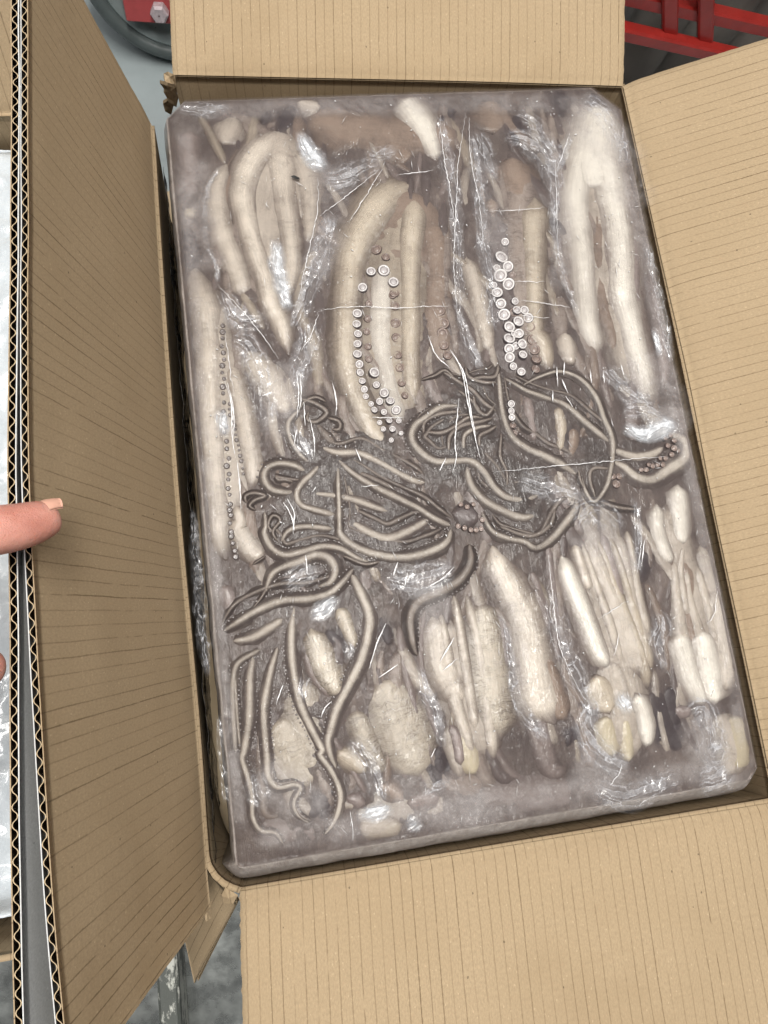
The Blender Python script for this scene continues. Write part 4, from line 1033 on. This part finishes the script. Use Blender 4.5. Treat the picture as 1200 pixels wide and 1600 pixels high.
TP = squid('long tentacles hanging to the near left corner of block')
tent('e 118,605,18 200,590,32 270,550,34 335,508,26', 'tentl', 0.0002, 1)
tent('e 78,562,14 160,510,28 250,460,31 340,430,31 440,425,31 530,400,29 590,350,26 635,295,13', 'tent', 0.0014, 1, echo=True)
tent('e 380,460,20 370,560,27 370,660,28 385,780,28 410,880,28 450,970,26 500,1070,24 g 490,380,22 540,450,20 575,530,20 575,600,18 550,670,14 508,725,7', 'tentl', 0.0014, -1, p0=.2, p1=.7)
tent('e 628,320,24 670,410,30 702,500,33 692,600,33 660,700,33 610,800,32 560,900,29 532,1000,26 g 525,320,22 535,380,20 560,440,14', 'tentl', 0.0016, -1, p0=.2, p1=.7)
tent('e 310,630,16 283,720,23 262,820,26 250,900,26 255,1000,26 265,1100,26 g 270,470,23 310,520,20 380,508,18 408,525,17 380,580,15 392,632,13 445,675,7', 'tentl', 0.001, 1, p0=.2, p1=.7)
tent('e 205,670,20 192,760,26 190,900,28 180,1000,26 165,1080,25 g 158,400,19 180,470,19 200,550,19 205,650,17 240,705,15 300,715,13 335,765,7', 'tentl', 0.0004, 1, p0=.2, p1=.75)
tent('e 235,640,16 140,700,21 120,780,22 120,880,22 125,980,21 130,1080,15', 'tent', 0.0002, 1)
tent('g 290,440,12 290,490,14 320,505,12 380,495,10 410,510,8', 'tentd', 0.0004)
tent('g 380,590,8 410,640,11 455,665,7', 'tentd', 0.0004)
tent('g 120,0,14 130,120,16 140,250,14 150,360,10', 'tent', -0.0004, -1)
tent('e 1130,190,17 1132,270,28 1090,340,29 1010,390,31 920,430,31 880,490,30 880,560,28 892,630,19 908,668,7', 'tentd', 0.0014, 1, p0=.3)

TP = squid('dark knotted tentacle coils right of centre')
tent('d 270,700,18 290,790,24 340,850,25 410,890,27 490,920,27 555,908,16', 'tent', 0.0006, 1, echo=True)
tent('d 245,480,15 170,490,21 110,530,22 70,562,24 58,610,24 90,660,25 150,700,26 220,700,25 290,700,26 340,740,26 380,800,25 430,840,25 500,850,26 555,832,14', 'tent', 0.0016, (1, -1), echo=True)
tent('d 335,900,12 370,970,18 430,1000,20 500,1015,20 545,1040,22 600,1010,25 660,940,28 702,880,25 702,845,11', 'tent', 0.0012, (1,), echo=True)
tent('d 405,955,11 480,985,15 540,990,15 600,950,16 622,885,10', 'tentd', 0.0006, -1)
tent('d 398,340,10 405,450,17 420,530,20 450,600,24 510,650,27 580,680,29 640,710,29 705,752,18', 'tent', 0.0016, 1, echo=True)
tent('d 425,375,10 500,420,15 580,450,18 660,480,20 730,540,22 790,590,22 835,625,16', 'tent', 0.001, (1,), echo=True)
tent('d 495,402,7 560,370,10 640,350,13 720,380,15 780,450,18 810,530,20 840,600,20 846,670,18 836,740,16 820,800,15 775,858,13 740,820,12 712,725,8', 'tent', 0.0014)
tent('d 838,730,12 770,728,13 755,770,13 778,845,9', 'tentd', 0.001)
tent('d 850,655,20 930,682,28 1000,672,26 1045,645,13', 'tentl', 0.0006, -1, p0=.35)
tent('d 1075,588,20 1132,630,33 1122,690,33 1060,735,33 1000,772,31 940,762,29 890,722,24 848,698,16', 'tentl', 0.0014, -1, p0=.2, p1=.7)
tent('d 800,860,11 860,880,14 945,890,8', 'tentd', 0.0006)
tent('d 105,590,12 112,545,14 170,515,15 260,505,12', 'tentd', 0.001, echo=True)
tent('d 110,585,9 170,590,14 220,570,14 280,530,12 340,530,9', 'tentd', 0.0012)
tent('d 205,670,11 208,605,15 255,562,16 330,545,13 380,530,9', 'tentd', 0.0008, echo=True)
tent('d 262,660,11 266,600,15 310,572,14 370,560,10', 'tent', 0.001)
tent('d 325,650,11 325,602,13 360,582,12 395,560,9', 'tentd', 0.0008)
tent('d 275,385,9 330,372,13 385,368,13 400,318,7', 'tentd', 0.0008, echo=True)
tent('d 180,348,7 212,370,11 260,400,13 300,425,14 340,470,14 392,505,11', 'tentd', 0.0012, echo=True)
tent('d 268,328,8 282,370,13 340,392,13 395,392,9', 'tentd', 0.0014)
tent('d 95,382,5 150,365,9 190,345,9 232,382,8', 'tentd', 0.0004)
tent('d 410,590,9 405,680,11 430,740,11 432,805,7', 'tentd', 0.0006, 1)
tent('d 300,440,10 310,490,13 350,520,13 385,480,10', 'tentd', 0.0004)
tent('d 240,420,9 300,470,12 330,510,10', 'tentd', 0.0002)
tent('d 710,730,9 720,780,11 750,830,9', 'tentd', 0.0012)
suckers('d 250,870,9 275,880,9 300,870,8 240,955,9 265,962,9 290,970,9 310,970,9 330,965,9 335,930,9', TP, SMB, 0.0004)
tube('sucker_pad', 'd 215,900,30 270,910,56 330,930,40', 'dark', TP, flat=.3, crest=-0.0006)
suckers('d 845,760,12 860,790,14 870,760,12', TP, SMB, -0.0004)
suckers('d 1050,610,9 1070,600,8 1085,620,9 1060,640,9 1085,650,10 1075,675,9 1050,690,9 1020,715,8 1040,715,9 1000,720,9 975,735,9 1100,660,8 1030,690,8 985,715,8 955,735,8', TP, SMB, 0.0002)

# a black fleck frozen in
q = MB(); c_ = tr('a 635,478,10')[0]
q.add([(c_[0] + x, c_[1] + y, 0.0016 + zz) for x, y, zz in ((-.004, .0015, 0), (-.001, .002, .0004), (.003, 0, 0), (.0035, -.002, 0), (.0005, -.0018, .0003), (-.002, -.0002, 0), (0, 0, -.0015))], [(0, 1, 5), (1, 4, 5), (1, 2, 4), (2, 3, 4), (5, 6, 0), (4, 6, 5), (3, 6, 4), (2, 6, 3), (1, 6, 2), (0, 6, 1)])
q.build('black_fleck', plain('black_fleck', (0.008, 0.008, 0.008), 0.5), block)
# ---- crumpled film, frost, creases and white drawn glints on top
def ribbon(s, name, mat_, parent=block, z=0.0016, amp=0.0012, step=0.0026, na=9, gain=1.0, seed=None):
    Q = resample(tr(s), step); seed = seed or random.random() * 50
    xy, w = Q[:, :2], Q[:, 2]
    t = np.gradient(xy, axis=0); t /= np.linalg.norm(t, axis=1, keepdims=True) + 1e-9
    sd = np.column_stack([-t[:, 1], t[:, 0]])
    a = np.linspace(-1, 1, na)
    sl = np.r_[0, np.cumsum(np.linalg.norm(np.diff(xy, axis=0), axis=1))]
    ww = w[:, None] * (1 + 0.5 * (fbm(sl[:, None] * 160, np.sign(a)[None, :] * 3 + seed, 0, 2) - 0.5))
    P = np.stack([xy[:, None, 0] + sd[:, None, 0] * ww * a, xy[:, None, 1] + sd[:, None, 1] * ww * a, 0 * ww + z], -1)
    P[..., 2] += amp * 2 * (np.abs(fbm(P[..., 0] * 260, P[..., 1] * 260, seed, 3) - 0.5) * 2 - 0.35)
    endf = sstep(0, 0.010, np.minimum(sl, sl[-1] - sl))
    edge_ = gain * (1 - sstep(0.35, 1.0, np.abs(a)))[None, :] * endf[:, None]
    n = np.zeros_like(P); n[..., 2] = 1
    vv, ff = solid_grid(P, n, 0.00008)
    uv = np.stack([np.repeat(sl[:, None], na, 1), w[:, None] * a[None, :]], -1).reshape(-1, 2)
    return build(name, P.reshape(-1, 3), grid_faces(len(Q), na), mat_, parent, mat_ is VEIL, {'edge': edge_.ravel()}, uv)
for s_ in ('p 288,200,16 300,420,14 332,840,12 355,1100,12 376,1300,14', 'p 310,178,18 500,168,20 700,163,20 940,163,18', 'p 976,250,14 1024,480,16 1086,780,12 1136,1020,14 1160,1170,14', 'p 395,1310,22 600,1286,28 850,1246,28 1140,1196,24',
           'p 890,165,50 950,230,54 1000,330,34', 'p 300,240,38 308,330,42 330,430,30', 'p 1070,1120,50 1130,1175,50', 'p 890,1180,60 980,1215,50', 'p 505,240,40 520,330,38 488,440,30', 'p 755,250,36 775,370,26 790,450,20', 'p 990,550,40 1040,640,44 1060,690,20',
           'p 600,1225,40 700,1250,56 790,1265,40', 'p 440,560,30 450,620,40 420,690,30', 'p 860,230,20 880,360,24 870,460,16', 'p 900,830,30 950,860,44 990,900,20', 'p 640,910,30 680,940,40 660,1000,24', 'p 400,1200,40 460,1240,50 520,1250,30'):
    ribbon(s_, 'frost_veil', VEIL, z=0.0006, amp=0.0002, step=0.004, gain=0.55)
for s_ in ('a 650,255,24 690,340,52 740,410,56 785,445,26', 'a 540,760,30 550,880,44 575,1000,44 605,1110,26', 'c 195,590,26 205,660,42 215,740,26',
           'e 440,500,24 490,482,48 545,440,36 580,430,16', 'd 880,560,30 960,600,40 1040,570,52 1105,565,20', 'g 640,640,24 740,622,48 810,620,28', 'g 850,690,26 890,668,48 915,640,30',
           'f 585,830,30 610,880,44 640,930,30', 'd 1000,180,14 1030,300,16'):
    ribbon(s_, 'frosted_film', FILMW, gain=1.1)
for s_ in ('a 760,500,60 860,480,84 950,440,66 1040,395,36', 'a 620,1190,36 660,1080,54 700,980,66 745,860,66 785,720,56 790,640,36',
           'a 295,410,12 240,490,14 217,570,17 213,700,17 225,800,15 265,890,14 272,980,12', 'c 190,40,26 255,140,72 330,185,72 410,165,42', 'c 235,270,50 320,300,66 375,420,84 400,560,76 400,680,56',
           'b 365,250,34 400,330,60 430,430,44 460,500,20', 'b 345,290,24 375,470,40 390,650,36 405,810,40 435,950,42 445,1110,44 460,1190,30',
           'b 500,285,30 600,300,72 680,360,76 725,450,64 738,560,36 738,700,28 762,880,26 822,1050,22 850,1150,12', 'b 545,175,22 630,210,42 690,300,54 740,370,40',
           'b 820,260,20 780,360,36 750,440,26', 'b 200,180,26 215,290,40 240,420,50 265,560,44 280,720,38 285,880,34 290,1020,34 300,1180,20',
           'c 585,170,36 605,260,66 592,350,74 560,430,54 550,520,30', 'c 545,650,26 560,730,56 600,810,46 610,860,20', 'd 870,500,40 960,505,56 1040,540,44', 'd 470,770,50 560,800,56 660,830,54 740,850,24',
           'd 690,960,40 760,890,74 830,930,56 880,980,30', 'd 245,130,20 270,210,28 305,300,28 330,350,16', 'e 330,375,42 420,325,64 500,300,36', 'e 760,330,50 880,350,84 1000,310,70 1060,270,30',
           'e 905,700,20 940,820,42 980,900,44 1005,1010,28 1020,1080,14', 'e 600,580,22 615,640,30 600,700,14', 'f 310,420,24 335,560,60 375,690,66 430,820,66 470,910,64 450,990,40',
           'f 740,500,24 765,570,54 745,650,46 780,760,24', 'f 100,500,14 130,600,20 150,720,30 170,860,38 230,960,44 320,1040,24', 'f 870,940,50 930,910,84 960,1000,84 970,1090,84 1040,1060,50',
           'f 430,930,50 460,1020,66 540,1110,80 640,1150,60', 'g 620,300,40 690,390,66 735,500,60 750,600,40', 'g 920,550,50 1010,505,34 1050,480,14', 'h 480,600,60 620,640,70 760,590,60 850,560,30',
           'h 900,580,60 990,560,80 1060,500,40', 'f 660,40,20 665,200,26 660,360,24', 'g 200,440,40 220,540,60 270,600,50', 'b 870,110,50 960,170,60 1050,330,50 1060,420,30', 'd 800,330,30 860,390,50 920,450,50 990,470,30',
           'a 950,360,30 1030,370,50 1120,340,30', 'e 430,880,26 420,800,40 440,740,26', 'g 60,200,16 75,420,20 95,600,16', 'a 80,150,30 200,160,50 330,150,30', 'p 1010,380,8 1030,480,11 1048,570,9'):
    ribbon(s_, 'film_wrinkle', FILM, gain=0.68)

ribbon('p 296,785,6 300,850,11 306,930,13 314,1010,12 320,1060,6', 'film_tail', FILM, z=-0.020, amp=0.004, gain=0.8)
def crease(s, r=0.00042, name='film_crease', z=0.0022, jit=0.0003):
    T = tr(s); T[:, 2] = r
    Q = resample(T, 0.0022); n = len(Q); k = 5
    xy = Q[:, :2] + jit * rng.standard_normal((n, 2))
    sl = np.linspace(0, 1, n); rr = r * np.sin(np.pi * np.clip(sl, 0.03, 0.97)) ** 0.6 * (0.5 + rng.random(n))
    t = np.gradient(xy, axis=0); t /= np.linalg.norm(t, axis=1, keepdims=True) + 1e-9
    sd = np.column_stack([-t[:, 1], t[:, 0]])
    zc = z + 0.0006 * (fbm(sl * 9, r * 1e4, 0, 2) - 0.5)
    V = []
    for j in range(k):
        a = 2 * math.pi * j / k
        V.append(np.column_stack([xy + sd * (rr * math.cos(a))[:, None], zc + rr * math.sin(a)]))
    V = np.stack(V, 1).reshape(-1, 3)
    f = [(i * k + j, i * k + (j + 1) % k, (i + 1) * k + (j + 1) % k, (i + 1) * k + j) for i in range(n - 1) for j in range(k)]
    build(name, V, [q[::-1] for q in f], CREASE_GLINT, block, True)
for s_ in ('a 740,1105 860,1085 1000,1085 1110,1090 b 100,1083 245,1080', 'b 430,637 550,632 690,620', 'b 545,965 690,966', 'b 580,1053 700,1068 810,1087', 'b 580,1125 710,1136', 'b 0,467 90,457 170,445',
           'd 380,746 540,730 700,715 1040,685', 'f 500,545 560,505 620,470', 'c 900,640 1060,641', 'c 850,962 930,955', 'a 750,660 880,560 1030,440', 'a 740,480 735,650 690,850 650,1050', 'a 885,690 960,570 1040,440',
           'b 320,180 285,420 275,640 265,900 285,1150', 'b 200,190 215,360 250,560 270,720', 'b 335,200 345,400 385,600 400,780', 'b 740,400 745,600 750,780', 'f 300,280 320,460 345,640 400,780 450,870', 'f 680,200 672,280 660,360',
           'f 570,690 590,600', 'c 215,240 240,420 255,520', 'c 180,20 330,180 470,370', 'c 650,150 620,250 570,330', 'b 800,290 770,380 745,440', 'f 945,560 975,520 985,430', 'g 620,620 630,700 628,740', 'h 550,590 590,540 600,500'):
    crease(s_, 0.0003)
for s_ in ('c 215,470 245,580 250,740 265,830', 'c 228,480 255,600 258,740', 'c 272,840 285,960 290,1075', 'c 552,440 560,540 552,640', 'c 568,440 572,540 560,620', 'c 585,570 590,680', 'c 610,640 632,740 634,820', 'c 718,480 735,560 733,630', 'c 490,1040 525,1100 540,1170',
           'd 205,270 250,350 275,480 300,600 322,690', 'd 212,275 262,370 285,500 306,610', 'd 240,460 225,620 230,690 215,750', 'd 120,215 150,290 205,342', 'd 620,340 625,415', 'd 650,320 648,370', 'd 605,430 606,470', 'd 640,385 665,440', 'd 655,450 682,492', 'd 750,345 756,400', 'd 800,350 806,400', 'd 870,330 882,370',
           'e 770,530 730,620 700,720', 'e 820,705 740,760', 'e 1000,690 1060,590', 'e 1010,730 1072,680', 'e 540,860 510,890 495,930', 'e 350,0 380,60 376,150', 'g 335,80 318,120 305,165', 'e 820,270 800,330', 'e 860,320 850,370', 'e 430,240 437,320', 'e 940,380 1010,340 1060,290', 'c 825,785 850,845', 'c 640,965 625,990', 'c 540,770 550,700', 'd 190,690 165,745', 'f 690,220 680,310', 'g 980,350 960,390'):
    crease(s_, 0.00055, 'film_glint_fold', 0.0026, 0.00012)  # lamp glints along film folds, drawn as white tubes
q = MB()
for k in range(420):
    x, y = random.uniform(-BW + .006, BW - .006), random.uniform(-BL + .008, BL - .008)
    if fbm(x * 22 + 9, y * 22, 8, 2) < random.uniform(0.35, 0.7): continue
    an = math.pi / 2 + random.gauss(0.15, 0.5); ln = random.uniform(0.0015, 0.006); r = random.uniform(0.00012, 0.00028)
    d_ = np.array([math.cos(an), math.sin(an), 0]); c = np.array([x, y, 0.0012]); u = np.array([-d_[1], d_[0], 0])
    q.add([c - d_ * ln, c + u * r, c + d_ * ln, c - u * r, c + np.array([0, 0, r]), c - np.array([0, 0, r])], [(0, 3, 4), (3, 2, 4), (2, 1, 4), (1, 0, 4), (0, 1, 5), (1, 2, 5), (2, 3, 5), (3, 0, 5)])
o = q.build('film_glint_dashes', CREASE_GLINT, block, smooth=True); o['kind'] = 'stuff'  # specular dashes of the film, drawn as white slivers
# white ice specks scattered over the film
q = MB()
for k in range(1500):
    x, y = random.uniform(-BW + .004, BW - .004), random.uniform(-BL + .006, BL - .006)
    if fbm(x * 30, y * 30, 4, 2) < random.uniform(0.25, 0.7): continue
    r = 0.00022 + 0.00045 * random.random() ** 3; el = random.choice((1, 1, 1.6, 2.6)); an = random.uniform(0, 3.2)
    u = np.array([math.cos(an), math.sin(an), 0]) * r * el; w_ = np.array([-math.sin(an), math.cos(an), 0]) * r
    c = np.array([x, y, 0.0016 + random.uniform(-.0012, .0006)])
    q.add([c + u, c + w_, c - u, c - w_, c + np.array([0, 0, r]), c - np.array([0, 0, r])], [(0, 1, 4), (1, 2, 4), (2, 3, 4), (3, 0, 4), (1, 0, 5), (2, 1, 5), (3, 2, 5), (0, 3, 5)])
o = q.build('ice_specks', FROST, block, smooth=True); o['kind'] = 'stuff'
#HAND#
# ------------------------------------------------------------------ hand pinching the upright flaps
def skin_mat():
    m, nt = newmat('skin'); co = obj_co(nt)
    n = noise(nt, co, 70, 4); n2 = noise(nt, co, 500, 4, 0.7)
    c = mixc(nt, maprange(nt, n, 0.3, 0.7), L(180, 120, 106), L(202, 148, 134))
    vor = nd(nt, 'ShaderNodeTexVoronoi', {'Vector': co, 'Scale': 900.0}, feature='DISTANCE_TO_EDGE')
    p = nd(nt, 'ShaderNodeBsdfPrincipled', {'Base Color': c, 'Roughness': 0.45, 'Subsurface Weight': 0.3, 'Subsurface Scale': 0.006,
           'Normal': bump(nt, math_(nt, 'ADD', n2, math_(nt, 'MULTIPLY', vor.outputs[0], 0.6)), 0.35, 0.0012)})
    p.inputs['Subsurface Radius'].default_value = (1.0, 0.35, 0.2)
    out(nt, p.outputs[0]); return m
SKIN = skin_mat()
hv, he, hr = [], [], []
def hp(px, py, z, r):
    hv.append(at(px, py, z)); hr.append(r); return len(hv) - 1
def chain(ids):
    for a_, b_ in zip(ids[:-1], ids[1:]): he.append((a_, b_))
wr = hp(-620, 900, 0.235, 0.028)
pm = hp(-420, 930, 0.235, 0.030)
fa = hp(-1150, 850, 0.20, 0.034)
chain([fa, wr, pm])
t0 = hp(-330, 860, 0.240, 0.020); t1 = hp(-150, 842, 0.238, 0.0150); t2 = hp(-70, 838, 0.231, 0.0128); t3 = hp(0, 828, 0.223, 0.0118); t4 = hp(38, 822, 0.217, 0.0113); t5 = hp(74, 810, 0.211, 0.0096); t6 = hp(90, 805, 0.208, 0.0066)
chain([pm, t0, t1, t2, t3, t4, t5, t6])
for (k0, k1, k2, k3, k4, r) in (((-300, 960, .235), (-170, 1030, .230), (-70, 1052, .212), (-28, 1044, .20), (4, 1040, .192), .0098),
                            ((-310, 1010, .232), (-190, 1100, .224), (-90, 1128, .20), (-45, 1120, .17), (-30, 1110, .15), .0092),
                            ((-320, 1060, .226), (-210, 1160, .214), (-110, 1190, .19), (-60, 1180, .16), (-40, 1170, .14), .0086),
                            ((-340, 1100, .22), (-240, 1210, .205), (-150, 1245, .18), (-90, 1235, .155), (-70, 1225, .14), .0074)):
    ids = [hp(*k0, r * 1.45), hp(*k1, r * 1.15), hp(*k2, r * 1.05), hp(*k3, r), hp(*k4, r * 0.85)]
    chain([pm] + ids)
hv = np.array(hv)
person = empty('person', (hv[wr][0], hv[wr][1], ZFLOOR))
tag(person, 'hand of a person gripping the upright carton flaps at left edge', 'person')
me = bpy.data.meshes.new('hand'); me.from_pydata((hv - world_loc(person)).tolist(), he, [])
ho = bpy.data.objects.new('hand', me); COL.objects.link(ho); ho.parent = person
sk = ho.modifiers.new('skin', 'SKIN'); sk.use_smooth_shade = True
for i, sv in enumerate(me.skin_vertices[0].data):
    sv.radius = (hr[i], hr[i]); sv.use_root = (i == pm)
ss = ho.modifiers.new('sub', 'SUBSURF'); ss.levels = 3; ss.render_levels = 3
me.materials.append(SKIN)
# nail on the thumb, facing the far side
def nail(c, dirv, up, w, l, parent):
    d = np.array(dirv, float); d /= np.linalg.norm(d); u = np.array(up, float); u -= d * np.dot(u, d); u /= np.linalg.norm(u); x = np.cross(d, u)
    nu, nv = 12, 10; P = np.zeros((nu, nv, 3))
    for i in range(nu):
        for j in range(nv):
            a_ = (i / (nu - 1) - 0.5) * 2; b_ = (j / (nv - 1) - 0.5) * 2
            rx = w * a_ * (1 - 0.18 * max(b_, 0) ** 2); 
            P[i, j] = c + x * rx + d * (l * b_ * (1 - 0.22 * a_ * a_ * (b_ > 0))) + u * (-0.45 * w * a_ * a_ - 0.0012 * b_ * b_)
    n = np.zeros_like(P) + u
    vv, ff = solid_grid(P, n, 0.0006)
    m = plain('nail', L(208, 160, 140), 0.3, coat=0.3, var=0.05)
    build('nail', vv, ff, m, parent, True)
d_ = hv[t6] - hv[t4]
nail(hv[t5] + np.array([0.001, 0.0072, 0.0052]), d_, (0.05, 0.8, 0.6), 0.0056, 0.0070, person)
